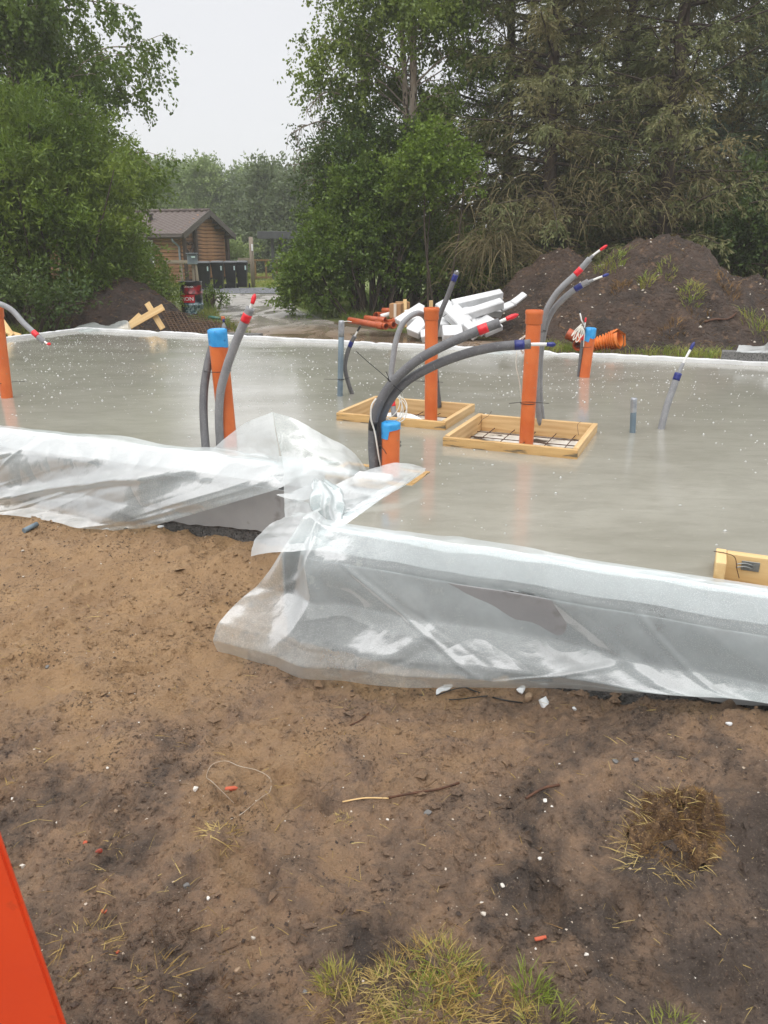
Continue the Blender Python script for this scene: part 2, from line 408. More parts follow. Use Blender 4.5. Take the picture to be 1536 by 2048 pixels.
P = N.n('ShaderNodeBsdfPrincipled', {'Base Color': c, 'Roughness': .45, 'Coat Weight': 1.0, 'Coat IOR': 1.42, 'Coat Roughness': rr, 'Coat Normal': N.bump(rip, bs, .005), 'Normal': N.bump(rip, .3, .006)})
N.n('ShaderNodeOutputMaterial', {0: P.outputs[0]}); M['concrete'] = m
BF, BL, AK, BB, AL, AR = 3.41, 4.38, -1.71, 10.75, -10.45, 8.0
la = sorted({AL, AK, AR} | {v for k in FR.values() for v in k[:2]}); lb = sorted({BF, BL, BB} | {v for k in FR.values() for v in k[2:]})
mb = MB()
for i in range(len(la) - 1):
    for j in range(len(lb) - 1):
        am, bm_ = (la[i] + la[i + 1]) / 2, (lb[j] + lb[j + 1]) / 2
        if am < AK and bm_ < BL: continue
        if any(k[0] < am < k[1] and k[2] < bm_ < k[3] for n_, k in FR.items() if n_ != 'F4'): continue
        mb.add([AB(la[i], lb[j], SL), AB(la[i + 1], lb[j], SL), AB(la[i + 1], lb[j + 1], SL), AB(la[i], lb[j + 1], SL)], [(0, 1, 2, 3)])
tag(mb.build('concrete_slab', M['concrete']), 'freshly poured grey concrete slab under a film of rain water', kind='structure')
# insulation under the slab, seen through the formwork openings
mb = MB(); mb.add([AB(-6, 5, SL - .07), AB(AR, 5, SL - .07), AB(AR, 7, SL - .07), AB(-6, 7, SL - .07)], [(0, 1, 2, 3)])
mb.add([AB(-1, 3.42, SL - .071), AB(AR, 3.42, SL - .071), AB(AR, 4, SL - .071), AB(-1, 4, SL - .071)], [(0, 1, 2, 3)])
M['eps_dirty'] = pmat('dirty_polystyrene', rgb(222, 221, 216), rgb(198, 192, 180), 3, .6, 90, .3, .004, coord='pos', c3=rgb(60, 48, 38), s3=4.5, f3=(.52, .60))
tag(mb.build('insulation_bed', M['eps_dirty']), 'white insulation boards under the slab', kind='structure')

def strip(mbx, p0, p1, wv, z0, z1, seg=.05, amp=.004, top=None, bot=None, seed=0):
    """long box from p0 to p1 (plan), thickness vector wv, wavering top and bottom edges"""
    p0 = np.asarray(p0, float)[:2]; p1 = np.asarray(p1, float)[:2]; wv = np.asarray(wv, float)[:2]
    L = np.linalg.norm(p1 - p0); n = max(2, int(L / seg)); tt = np.linspace(0, 1, n + 1)
    s = tt * L; base = p0 + (p1 - p0) * tt[:, None]
    zt = z1 + amp * 2 * fbm(s * 6, s * 0 + seed, 3, seed) + (top(s) if top else 0)
    zb = z0 + (bot(s) if bot else 0) + s * 0
    w0 = amp * fbm(s * 5, s * 0 + 3 + seed, 3, seed)[:, None] * nrm(wv)
    V = np.stack([np.c_[base + w0, zb], np.c_[base + w0, zt - .006], np.c_[base + w0 + wv * .05, zt], np.c_[base + wv * .95 + w0, zt], np.c_[base + wv + w0, zt - .006], np.c_[base + wv, zb]], 1).reshape(-1, 3)
    f = [(i * 6 + j, (i + 1) * 6 + j, (i + 1) * 6 + (j + 1) % 6, i * 6 + (j + 1) % 6) for i in range(n) for j in range(6)]
    f += [tuple(range(6)), tuple(n * 6 + j for j in reversed(range(6)))]
    lc = np.c_[np.repeat(s, 6), V[:, 2], np.tile(np.arange(6) * .02, n + 1)]
    mbx.add(V, f, V)
E_ = .10; K_ = .12
fw = thing('foundation_wall', 'grey rendered block foundation wall around the concrete slab', 'wall', AB(-1.8, 3.3))
M['render'] = pmat('grey_cement_render', rgb(146, 146, 146), rgb(130, 130, 131), 2.2, .6, 60, .25, .004, coord='pos', c3=rgb(108, 104, 102), s3=5, f3=(.6, .72), rvar=.12)
M['lecablock'] = pmat('rough_aggregate_block', rgb(104, 102, 100), rgb(74, 73, 72), 26, .85, 85, 1.0, .02, coord='pos', c3=rgb(40, 39, 38), s3=70, f3=(.54, .62))
def wall_run(p0, p1, wv, seed):
    b_ = MB(); strip(b_, p0, p1, np.array(wv) * K_, -.3, SL - .10, .04, .006, seed=seed); b_.build('block_course', M['lecablock'], fw)
    o_ = -nrm(wv) * .014
    q = MB(); strip(q, np.asarray(p0) + o_, np.asarray(p1) + o_, -o_ * .9, .17, SL - .098, .025, .003,
                    bot=lambda s: .09 * fbm(s * 2.2, s * 0, 4, seed + 2) + .012 * fbm(s * 25, s * 0, 2, seed), seed=seed)
    q.build('render_coat', M['render'], fw)
wall_run(AB(AL - .22, BL - .22), AB(AK - .105, BL - .22), UB, 1)
wall_run(AB(AK - .22, BF - .22), AB(AK - .22, BL - .225), UA, 2)
wall_run(AB(AK - .095, BF - .22), AB(AR, BF - .22), UB, 3)
wall_run(AB(AR, BB + .22), AB(AL - .22, BB + .22), -UB, 4)
wall_run(AB(AL - .22, BB + .095), AB(AL - .22, BL - .095), UA, 5)
M['eps_edge'] = pmat('edge_polystyrene', rgb(222, 223, 224), rgb(204, 205, 206), 3, .55, 120, .3, .004, coord='pos', c3=rgb(148, 140, 126), s3=9, f3=(.66, .78))
def eps_run(p0, p1, wv, seed, label, up=.02, ch=0):
    b_ = MB(); strip(b_, p0, p1, np.array(wv) * E_, .1, SL + up, .03, .005, top=lambda s: -.012 * np.maximum(0, fbm(s * 3, s * 0, 4, seed) - .22) * 3 * ch, seed=seed)
    tag(b_.build('insulation_strip', M['eps_edge']), label, 'insulation', 'white edge insulation strips around the slab')
eps_run(AB(AL - .10, BL - .10), AB(AK - .105, BL - .10), UB, 11, 'white insulation strip along the left front edge of the slab', .025)
eps_run(AB(AK - .10, BF - .10), AB(AK - .10, BL - .002), UA, 12, 'short white insulation strip at the stepped corner of the slab', -.012)
eps_run(AB(AK + .003, BF - .10), AB(AR, BF - .10), UB, 13, 'white insulation strip along the near right edge of the slab', .022, 1)
eps_run(AB(AL - .10, BB), AB(AR, BB), UB, 14, 'long white insulation strip along the far edge of the slab', .05, 2)
eps_run(AB(AL - .10, BL + .002), AB(AL - .10, BB - .002), UA, 15, 'white insulation strip along the far left end of the slab', .045, 1)

# ------------------------------------------------------------------ plastic sheets
m, t = newmat('polythene_film'); N = NT(t)
pos = N.n('ShaderNodeNewGeometry').outputs['Position']
lw = N.n('ShaderNodeLayerWeight', {'Blend': .35}).outputs['Facing']
mist = N.mapr(N.noise(pos, 2.6, 5, .65), .35, .68)                     # condensation and rain on the film
dr = N.n('ShaderNodeTexVoronoi', {'Vector': pos, 'Scale': 190.}).outputs['Distance']
drop = N.mapr(dr, .10, .34, 1, 0)
rid = N.math('ABSOLUTE', N.math('SUBTRACT', N.noise(pos, 3.6, 0, .5, .0), .5)); rid2 = N.math('ABSOLUTE', N.math('SUBTRACT', N.noise(pos, 9, 1, .4, .0), .5))      # crinkles: sharp valleys in the film
bm0 = N.bump(N.math('ADD', rid, N.math('MULTIPLY', rid2, .22)), .55, .05)
bmp = N.bump(N.math('ADD', N.math('MULTIPLY', drop, .7), N.math('MULTIPLY', N.noise(pos, 45, 4, .65), .7)), .5, .0025, bm0)
dirt = N.mapr(N.noise(pos, 7, 6, .7), .64, .75)
zf_ = N.n('ShaderNodeSeparateXYZ', {0: pos}).outputs[2]
splash = N.math('MULTIPLY', N.mapr(zf_, .30, .04), N.mapr(N.noise(pos, 26, 5, .75), .50, .62))      # mud splashed up from the soil
dirt = N.math('MAXIMUM', dirt, N.math('MULTIPLY', splash, .6))
colr = N.mix(N.math('MULTIPLY', dirt, .55), (.74, .80, .81), (.42, .34, .24))
D1 = N.n('ShaderNodeBsdfDiffuse', {'Color': colr, 'Normal': bmp}); D2 = N.n('ShaderNodeBsdfTranslucent', {'Color': (.72, .79, .80, 1), 'Normal': bmp})
DM = N.n('ShaderNodeMixShader', {0: .5, 1: D1.outputs[0], 2: D2.outputs[0]})
TR = N.n('ShaderNodeBsdfTransparent', {'Color': (.93, .965, .965, 1)})
op = N.math('ADD', N.math('ADD', N.math('MULTIPLY', lw, .24), N.math('MULTIPLY', mist, .14)), .25)
op = N.math('ADD', op, N.math('MULTIPLY', dirt, .3))
S1 = N.n('ShaderNodeMixShader', {0: N.math('MINIMUM', op, .95), 1: TR.outputs[0], 2: DM.outputs[0]})
GL = N.n('ShaderNodeBsdfGlossy', {'Roughness': N.mapr(N.noise(pos, 9, 4), .3, .7, .30, .48), 'Normal': bmp, 'Color': (1, 1, 1, 1)})
fr = N.n('ShaderNodeFresnel', {'IOR': 1.5, 'Normal': bmp}).outputs[0]
S2 = N.n('ShaderNodeMixShader', {0: N.math('MULTIPLY', fr, .34), 1: S1.outputs[0], 2: GL.outputs[0]})
N.n('ShaderNodeOutputMaterial', {0: S2.outputs[0]}); M['film'] = m

def collide(X):
    """push film points out of the wall, the insulation and the ground"""
    p = X.reshape(-1, 3); a, b = toab(p[:, 0], p[:, 1]); z = p[:, 2]; mg = .007
    for (a0, b0, zt, cond) in ((-1e9, BL - .22, SL - .10, a < 1e9), (-1e9, BL - .10, SL + .022, a < 1e9), (AK - .22, BF - .22, SL - .10, a > AK - .22), (AK - .10, BF - .10, SL + .022, a > AK - .10)):
        db = b - (b0 - mg); dz = (zt + mg) - z
        ins = (db > 0) & (dz > 0) & cond
        if a0 > -1e8:
            da = a - (a0 - mg); ia = ins & (da < db) & (da < dz); a = np.where(ia, a0 - mg, a); ins &= ~ia
        up = ins & (dz <= db); z = np.where(up, zt + mg, z)
        ou = ins & ~up; b = np.where(ou, b0 - mg, b)
    X.reshape(-1, 3)[:, 0] = a * ca + b * sa; X.reshape(-1, 3)[:, 1] = -a * sa + b * ca
    g_ = gz(X.reshape(-1, 3)[:, 0], X.reshape(-1, 3)[:, 1]) + .006
    X.reshape(-1, 3)[:, 2] = np.maximum(z, g_)
def drape(X, ls, lt, pin, it=220, grav=.0004, bend=.25, jit=.006, seed=0):
    """position-based cloth: X (nt, ns, 3), rest spacings ls (along), lt (down)"""
    rs = np.random.RandomState(seed); X = X.copy(); X0 = X.copy(); V = np.zeros_like(X)
    nz = rs.randn(*X.shape); 
    for _ in range(3):
        nz = (nz + np.roll(nz, 1, 0) + np.roll(nz, -1, 0) + np.roll(nz, 1, 1) + np.roll(nz, -1, 1)) / 3
    X += jit * nz * (~pin)[..., None]
    w = (~pin).astype(float)[..., None]
    ld = 1.0
    cons = []
    for (dy, dx, L, k) in ((0, 1, ls, 1.), (1, 0, lt, 1.), (1, 1, ld, .5), (1, -1, ld, .5), (0, 2, 2 * ls, bend), (2, 0, 2 * lt, bend), (0, 4, 4 * ls, bend * .5), (4, 0, 4 * lt, bend * .5)):
        ax = 1 if dx else 0; st = abs(dx) if dx else dy
        for ph in range(2): cons.append((dy, dx, L, k, ph, ax, st))
    ny, nx = X.shape[:2]
    iy, ix = np.mgrid[0:ny, 0:nx]
    C = []; X0f = X0.reshape(-1, 3)
    for dy, dx, L, k, ph, ax, st in cons:
        ok = (iy + dy < ny) & (ix + dx < nx) & (ix + dx >= 0)
        par = ((ix // st) % 2 == ph) if (ax == 1) else ((iy // st) % 2 == ph)
        s_ = ok & par; i0 = (iy[s_] * nx + ix[s_]); i1 = ((iy[s_] + dy) * nx + ix[s_] + dx)
        C.append((i0, i1, np.linalg.norm(X0f[i1] - X0f[i0], axis=1)[:, None] * (ls if ax == 1 else lt) if dx * dy == 0 else np.linalg.norm(X0f[i1] - X0f[i0], axis=1)[:, None] * (ls + lt) / 2, k))
    wf = w.reshape(-1, 1)
    for n_ in range(it):
        P0 = X.copy(); X = X + V * .93 * w; X[..., 2] -= grav * w[..., 0]
        xf = X.reshape(-1, 3)
        for i0, i1, L, k in C:
            d = xf[i1] - xf[i0]; l = np.linalg.norm(d, axis=1)[:, None] + 1e-9
            ww = wf[i0] + wf[i1] + 1e-9
            cor = d * ((l - L) / l) * k / ww
            xf[i0] += cor * wf[i0]; xf[i1] -= cor * wf[i1]
        if n_ % 3 == 0 or n_ > it - 4: collide(X)
        X[pin] = X0[pin]
        V = X - P0
    return X
def upsample(X, k):
    h, w = X.shape[:2]; a = np.linspace(0, h - 1, (h - 1) * k + 1); b = np.linspace(0, w - 1, (w - 1) * k + 1); i = np.minimum(a.astype(int), h - 2); j = np.minimum(b.astype(int), w - 2); fa = (a - i)[:, None, None]; fb = (b - j)[None, :, None]
    return (X[i][:, j] * (1 - fb) + X[i][:, j + 1] * fb) * (1 - fa) + (X[i + 1][:, j] * (1 - fb) + X[i + 1][:, j + 1] * fb) * fa
def crease(S_, T_, n, seed, amp, Ls, ws=1.0):
    """sharp fold lines scattered over the film"""
    rs = np.random.RandomState(seed); d = np.zeros_like(S_)
    for _ in range(n):
        s0, t0, th = rs.rand() * Ls, rs.rand() * 1.0, rs.uniform(-1.1, 1.1) + (math.pi / 2 if rs.rand() < .35 else 0); u = (S_ - s0) * math.cos(th) + (T_ - t0) * math.sin(th); v = -(S_ - s0) * math.sin(th) + (T_ - t0) * math.cos(th)
        w = ws * rs.uniform(.10, .45); L = rs.uniform(.25, .8); d += rs.uniform(-.5, 1) * np.maximum(0, 1 - np.abs(u) / w) * np.exp(-(v / L) ** 4)
    return amp * d
def interp(keys, t):
    k = np.array(keys, float); return np.stack([np.interp(t, k[:, 0], k[:, i]) for i in range(1, k.shape[1])], -1)
# near sheet over the right-hand wall
ns, nt_ = 190, 46; Ls, Lt = 4.6, .98
s = np.linspace(0, Ls, ns); tt = np.linspace(0, 1, nt_)
prof = interp([(0, 3.388, .640), (.09, 3.305, .638), (.20, 3.175, .52), (.44, 3.12, .33), (.70, 2.90, .20), (.84, 2.86, .13), (1, 2.90, .05)], tt)   # b, z
top_a = np.where(s < .75, -1.86 + s * .10, -1.785 + (s - .75)); top_a = np.where(s > 3.2, top_a, top_a)
hem_a = -2.16 + s * (1 - .03 * sstep(1, 4, s)) 
S_, T_ = np.meshgrid(s, tt)
wgt = sstep(0, .75, T_)
aa = top_a[None, :] * (1 - wgt) + hem_a[None, :] * wgt
bb = np.repeat(prof[:, :1], ns, 1); zz = np.repeat(prof[:, 1:], ns, 1)
bb = bb - .05 * sstep(.5, 1, T_) * sstep(1.4, .2, S_) + .23 * sstep(.5, 1, T_) * sstep(.9, 2.4, S_)
zz = zz + .07 * sstep(.40, 1, T_) * sstep(.5, 1.4, S_) + .16 * sstep(.40, 1, T_) * sstep(1.2, 2.9, S_) + .045 * sstep(.8, .2, S_) * sstep(.35, 0, T_)
# heavy gathered fold near the right and a couple of slack swags
for s0, tl, wd_, am in ((2.98, .5, .055, .13), (3.25, .3, .09, .04), (2.2, .6, .22, .05), (1.1, .25, .25, .035), (.55, .1, .14, .06)):
    bb -= am * np.exp(-((S_ - s0 + (T_ - .5) * tl * .6) / wd_) ** 2) * sstep(.08, .35, T_)
X = np.stack([aa * ca + bb * sa, -aa * sa + bb * ca, zz], -1)
pin = np.zeros((nt_, ns), bool); pin[0, :] = True
pin[-1, [20, 47, 70, 96, 131, 160, 185]] = True; pin[-1, :3] = True
X = upsample(X, 2); nt_, ns = X.shape[:2]; S_, T_ = np.meshgrid(np.linspace(0, Ls, ns), np.linspace(0, 1, nt_))
X = X + ((.075 * fbm(S_ * 1.5, T_ * 1.7, 2, 6) + .02 * fbm(S_ * 5, T_ * 3, 2, 8)) + crease(S_, T_ * Lt, 17, 3, .042, 4.6) + .38 * crease(S_, T_ * Lt, 26, 13, .042, 4.6, .22))[..., None] * (-UB + UZ * .3) * sstep(.06, .30, T_)[..., None]
X = X + (.030 * np.maximum(0, fbm(S_ * 2.6, T_ * 4, 3, 9) + .1) * sstep(.3, .05, T_))[..., None] * UZ; collide(X)
sh1 = thing('plastic_sheet', 'wet translucent plastic sheet draped over the near right foundation wall', 'plastic sheet', AB(-1.9, 3.2))
grid_mesh('film', X.reshape(-1, 3), ns, nt_, M['film'], sh1)
# left sheet, its end pulled up diagonally to the knot
ns, nt_ = 200, 44; Ls, Lt = 5.6, .92
s = np.linspace(0, 1, ns); tt = np.linspace(0, 1, nt_); S_, T_ = np.meshgrid(s, tt)
prof = interp([(0, 4.36, .645), (.10, 4.272, .645), (.22, 4.13, .53), (.60, 4.08, .30), (.85, 3.98, .15), (1, 3.86, .11)], tt)
tipG = G(220, 1072, .08); ta, tb = toab(tipG[0], tipG[1])
a_top = -8.0 + s * (8.0 - 2.12); a_hem = -8.0 + s * (8.0 + ta)
aa = a_top[None, :] * (1 - T_) + a_hem[None, :] * T_
pull = sstep(.55, 1.0, S_)
bb = np.repeat(prof[:, :1], ns, 1); zz = np.repeat(prof[:, 1:], ns, 1)
bb = bb - .10 * pull * np.sin(math.pi * T_) + .03 * pull
bb = bb + (tb - 3.86) * sstep(.8, 1, T_) * pull
for s0, tl, wd_, am in ((.50, .25, .02, .05), (.62, -.2, .05, .06), (.75, .3, .03, .045), (.86, -.15, .04, .05)):
    bb -= am * np.exp(-((S_ - s0 + (T_ - .5) * tl) / wd_) ** 2) * sstep(.1, .35, T_)
zz = zz + .02 * np.maximum(0, np.sin(S_ * 21)) * sstep(.25, 0, T_)
X = np.stack([aa * ca + bb * sa, -aa * sa + bb * ca, zz], -1)
pin = np.zeros((nt_, ns), bool); pin[0, :] = True; pin[-1, [8, 40, 66, 101, 140, 171]] = True; pin[-1, -2:] = True; pin[:3, -3:] = True
# rest spacing follows the cut of the sheet
Lw = np.linalg.norm(np.diff(X, axis=1), axis=2)
X = upsample(X, 2); nt_, ns = X.shape[:2]; S_, T_ = np.meshgrid(np.linspace(0, 1, ns), np.linspace(0, 1, nt_))
X = X + ((.05 * fbm(S_ * 9, T_ * 1.7, 2, 16) + .012 * fbm(S_ * 26, T_ * 3, 2, 18)) + crease(S_ * 5.6, T_ * Lt, 18, 7, .030, 5.6) + .4 * crease(S_ * 5.6, T_ * Lt, 22, 17, .030, 5.6, .22))[..., None] * (-UB + UZ * .3) * sstep(.06, .30, T_)[..., None]
X = X + (.030 * np.maximum(0, fbm(S_ * 15, T_ * 4, 3, 19) + .1) * sstep(.3, .05, T_))[..., None] * UZ; collide(X)
sh2 = thing('plastic_sheet', 'wet translucent plastic sheet draped over the left foundation wall and tied in a knot', 'plastic sheet', AB(-3.5, 4.1))
grid_mesh('film', X.reshape(-1, 3), ns, nt_, M['film'], sh2)

def patch(name, net, parent, n=9, crease=.012, seed=0, fr=7.0):
    """smooth sheet through a net of control points given as rows of (px, py, Y)"""
    P_ = np.array([[W(*q) for q in row] for row in net])
    R = np.array([crom(row, n) for row in P_]); R = np.array([crom(R[:, j], n) for j in range(R.shape[1])]).transpose(1, 0, 2)
    h, w_ = R.shape[:2]; du = np.gradient(R, axis=1); dv = np.gradient(R, axis=0); nn = np.cross(du, dv); nn /= np.linalg.norm(nn, axis=2)[..., None] + 1e-9
    jj, ii = np.meshgrid(np.arange(w_) / n, np.arange(h) / n)
    rs = np.random.RandomState(seed); d = np.zeros_like(jj)
    for _ in range(9):
        th = rs.rand() * math.pi; o_ = rs.rand() * 3; k = np.abs((jj * math.cos(th) + ii * math.sin(th)) - o_); d += (rs.rand() - .35) * np.maximum(0, .35 - k) / .35
    d += .6 * fbm(jj * fr * .4, ii * fr * .4, 3, seed)
    R = R + nn * (d * crease)[..., None]
    return grid_mesh(name, R.reshape(-1, 3), w_, h, M['film'], parent)
# upright flap (two leaves), knot, wings
patch('flap', [[(425, 897, 5.35), (485, 850, 5.25), (545, 824, 5.15)], [(470, 905, 5.2), (510, 885, 5.12), (552, 870, 5.0)], [(500, 912, 5.08), (535, 915, 5.0), (562, 925, 4.88)]], sh2, 10, .010, 1)
patch('flap', [[(545, 824, 5.15), (590, 838, 5.1), (650, 872, 5.05), (705, 902, 5.0), (738, 946, 4.92)], [(556, 880, 5.0), (600, 890, 4.92), (650, 905, 4.86), (700, 925, 4.84), (728, 950, 4.84)],
               [(566, 930, 4.86), (610, 935, 4.75), (655, 945, 4.68), (690, 955, 4.66), (715, 965, 4.66)], [(568, 985, 4.5), (605, 985, 4.35), (640, 990, 4.25), (665, 985, 4.3), (690, 975, 4.4)],
               [(570, 1035, 4.05), (600, 1032, 4.02), (632, 1025, 4.0), (650, 1010, 4.05), (670, 990, 4.2)]], sh2, 9, .014, 2)
patch('wing', [[(640, 985, 4.22), (690, 960, 4.36), (740, 938, 4.5), (800, 925, 4.62), (851, 937, 4.68)], [(650, 1000, 4.16), (700, 985, 4.25), (750, 968, 4.38), (805, 950, 4.5), (851, 938, 4.66)],
               [(665, 1018, 4.08), (705, 1008, 4.14), (745, 990, 4.24), (800, 968, 4.38), (850, 939, 4.64)], [(680, 1030, 4.02), (712, 1018, 4.06), (735, 1008, 4.14), (785, 985, 4.26), (849, 940, 4.62)]], sh2, 9, .016, 3)
patch('fin', [[(553, 989, 4.35), (590, 982, 4.3), (632, 962, 4.22)], [(556, 991, 4.32), (596, 998, 4.22), (640, 985, 4.12)], [(560, 993, 4.3), (600, 1003, 4.2), (640, 1008, 4.08)]], sh2, 8, .010, 4)
patch('tail', [[(672, 1032, 4.0), (700, 1022, 4.05), (720, 1024, 4.08)], [(672, 1045, 3.97), (705, 1040, 4.0), (762, 1044, 4.02)], [(668, 1054, 3.93), (700, 1056, 3.95), (737, 1058, 3.96)]], sh2, 8, .008, 5)
# the knot itself: a crumpled, gathered bundle
an = np.linspace(0, 2 * math.pi, 41)[:-1]; V = []
kp = crom([W(640, 962, 4.25), W(650, 985, 4.15), W(655, 1010, 4.08), W(662, 1035, 4.0), W(664, 1052, 3.95)], 6); kr = np.interp(np.linspace(0, 1, len(kp)), [0, .2, .45, .75, 1], [.03, .075, .085, .055, .04])
for i, (q, r) in enumerate(zip(kp, kr)):
    rr_ = r * (1 + .28 * np.sin(an * 5 + i * .25) + .2 * vnoise(an * 3, an * 0 + i * .3, 4))
    V.append(q + np.c_[rr_ * np.cos(an), rr_ * np.sin(an) * .8, .01 * np.sin(an * 3)])
V = np.concatenate(V); nk = len(kp); q = np.array([[i * 40 + j, i * 40 + (j + 1) % 40, (i + 1) * 40 + (j + 1) % 40, (i + 1) * 40 + j] for i in range(nk - 1) for j in range(40)])
quads_mesh('knot', V, q, M['film'], sh2, True)
# loose gather joining the knot to the near sheet
patch('gather', [[(568, 1034, 4.02), (600, 1026, 3.98), (640, 1034, 3.95), (668, 1052, 3.9)], [(535, 1052, 3.92), (580, 1045, 3.86), (635, 1052, 3.84), (690, 1068, 3.84)], [(510, 1078, 3.82), (570, 1068, 3.74), (630, 1072, 3.72), (700, 1085, 3.74)], [(498, 1110, 3.74), (560, 1105, 3.62), (630, 1100, 3.62), (710, 1105, 3.66)]], sh1, 9, .014, 6)
# ------------------------------------------------------------------ pipes and tubes standing in the slab
def along(pts, f):
    d = np.r_[0, np.cumsum(np.linalg.norm(np.diff(pts, axis=0), axis=1))]; d /= d[-1]
    return np.array([np.interp(f, d, pts[:, i]) for i in range(3)])
def seg(pts, f0, f1, n=8): return np.array([along(pts, f) for f in np.linspace(f0, f1, n)])
def ring(path, r, c, axis, tails=(), wire=.0028):
    """cable tie: a ring about a bundle and its loose tails, in one mesh"""
    mb = MB(); ax = nrm(axis); x = nrm(np.cross(ax, [0, 1.0, .2])); y = np.cross(ax, x)
    an = np.linspace(0, 2 * math.pi, 25)
    mb.tube(np.asarray(c) + (r[0] * np.cos(an))[:, None] * x + (r[1] * np.sin(an))[:, None] * y, wire, 6)
    for tl in tails: mb.tube(crom(tl, 5), wire * .85, 6)
    return mb
def orange_pipe(base, top, label, r=.0555, socket=True, blue=None, tape_tail=None, mat='orange', hollow=True, group='orange drain pipes standing in the slab'):
    b = G(base[0], base[1], SL); t_ = W(top[0], top[1], b[1]); d = nrm(t_ - b)
    o = thing('drain_pipe', label, 'pipe', b, group)
    L = np.linalg.norm(t_ - b); mb = MB()
    pr = [(0, -.12), (0, 0), (0, L * .33), (0, L * .66)]
    zs = [-.15, 0, L * .25, L * .5, L * .75, L - .075 if socket else L - .01, L - .001]
    mb.tube([b + d * z for z in zs], r, 28, True, 0 if blue else .005); mb.build('pipe', M[mat], o)
    if socket:
        s2 = MB(); s2.lathe(b + d * (L - .105), [(r + .0012, 0), (r + .0075, .012), (r + .0075, .068), (r + .0115, .074), (r + .0115, .098), (r + .008, .104), (r + .008, .1055), (r - .004, .1055), (r - .004, .05)], 28, d)
        s2.build('socket', M[mat], o)
    if blue:
        s2 = MB(); n = 36; an = np.arange(n) * 2 * math.pi / n; x = nrm(np.cross(d, [0, 1, 0])); y = np.cross(d, x)
        rg = np.random.RandomState(int(base[0])); V = []
        low = blue + .018 * vnoise(an * 1.3, an * 0 + base[0], 2) * 2
        if tape_tail is not None: low = low + tape_tail * (np.cos(an - .3) > .55)
        rows = [(low * -1, .0025), (low * -.55, .0035), (low * -.2, .004), (low * 0 - .002, .003), (low * 0 + .006, -.012), (low * 0 + .008, -r * .6)]
        for k, (h, dr) in enumerate(rows):
            rr_ = r + dr + .0022 * vnoise(an * 4, an * 0 + k * 1.7, 3)
            V.append(b + d * (L + h)[:, None] + (rr_ * np.cos(an))[:, None] * x + (rr_ * np.sin(an))[:, None] * y)
        m_ = len(rows); f = [(i * n + j, i * n + (j + 1) % n, (i + 1) * n + (j + 1) % n, (i + 1) * n + j) for i in range(m_ - 1) for j in range(n)] + [tuple((m_ - 1) * n + j for j in range(n))]
        s2.add(np.concatenate(V), f, None, True); s2.build('tape_cap', M['blue_tape'], o)
    return o, b, d, L
def sleeve(pts, r, label, mat='foam_grey', bands=(), stub=None, tip=None, collar=False, group='grey insulated water tubes', n=10, mouth=True):
    """foam-insulated tube through (px, py, Y) points; bands = (fraction, colour); stub = inner pipe points"""
    p = crom([W(*q) for q in pts], n); o = thing('insulated_tube', label, 'tube', p[0], group)
    p = np.concatenate([[p[0] - nrm(p[1] - p[0]) * .04], p])
    MB().tube(p, r, 18, True, r * .45 if mouth else 0).build('foam_sleeve', M[mat], o)
    for f, c in bands:
        w_ = .03 / np.linalg.norm(np.diff(p, axis=0), axis=1).sum()
        MB().tube(seg(p, f - w_, min(1, f + w_), 5), r * 1.05, 18).build('tape_band', M[c], o)
    if stub:
        q = crom([p[-1] - nrm(p[-1] - p[-3]) * .05] + [W(*s_) for s_ in stub], 6)
        pr = MB().tube(q, r * .36, 10).build('inner_pipe', M['white_pex'], o)
        if collar: MB().tube(seg(q, .12, .5, 5), np.linspace(r * .62, r * .48, 5), 12).build('grey_collar', M['foam_light'], o)
        if tip:
            c, L = tip; e_ = q[-1]; d = nrm(q[-1] - q[-3])
            MB().lathe(e_ - d * .02, [(r * .42, 0), (r * .46, .012), (r * .55, .02 + L * .35), (r * .42, .02 + L * .75), (r * .12, .02 + L)], 10, d).build('taped_tip', M[c], pr)
    return o, p
def tie(parent, c, axis, r, tails=(), wire=.0028):
    return ring(None, r, c, axis, tails, wire).build('cable_tie', M['black_tie'], parent)

# A: left edge
oA, bA, dA, LA = orange_pipe((14, 795), (-8, 612), 'orange drain pipe cut by the left edge of the picture')
tie(oA, W(2, 765, bA[1]), dA, (.06, .06), [[W(22, 764, bA[1] - .05), W(38, 763, bA[1] - .08), W(54, 763.5, bA[1] - .1)]])
sleeve([(-40, 640, 7.6), (-28, 610, 7.5), (-8, 606, 7.45), (22, 619, 7.4), (47, 646, 7.35), (72, 669, 7.3), (88, 684, 7.3)], .026, 'light grey insulated tube bending down beside the leftmost orange pipe', 'foam_light',
       [(.9, 'red_tape')], [(94, 687, 7.28), (98, 688, 7.27)], ('red_tape', .02))
# B: orange with blue cap, two sleeves
oB, bB, dB, LB = orange_pipe((457, 890), (434, 659), 'leaning orange pipe with blue taped top behind the left plastic sheet', .066, False, .115)
sleeve([(412, 902, 5.45), (408, 850, 5.5), (407, 805, 5.55), (410, 762, 5.6), (419, 715, 5.66), (428, 685, 5.72)], .030, 'dark grey insulated tube left of the blue capped leaning pipe', mouth=False)
sleeve([(440, 882, 5.55), (438, 835, 5.52), (441, 784, 5.5), (452, 740, 5.48), (467, 697, 5.46), (485, 653, 5.44), (501, 616, 5.42)], .031, 'grey insulated tube with red band and red tip leaning right of the blue capped pipe',
       'foam_light', [(.93, 'red_tape')], [(504, 608, 5.41), (506, 602, 5.41)], ('red_tape', .05))
tie(oB, W(435, 741, 5.6), UZ, (.098, .085))
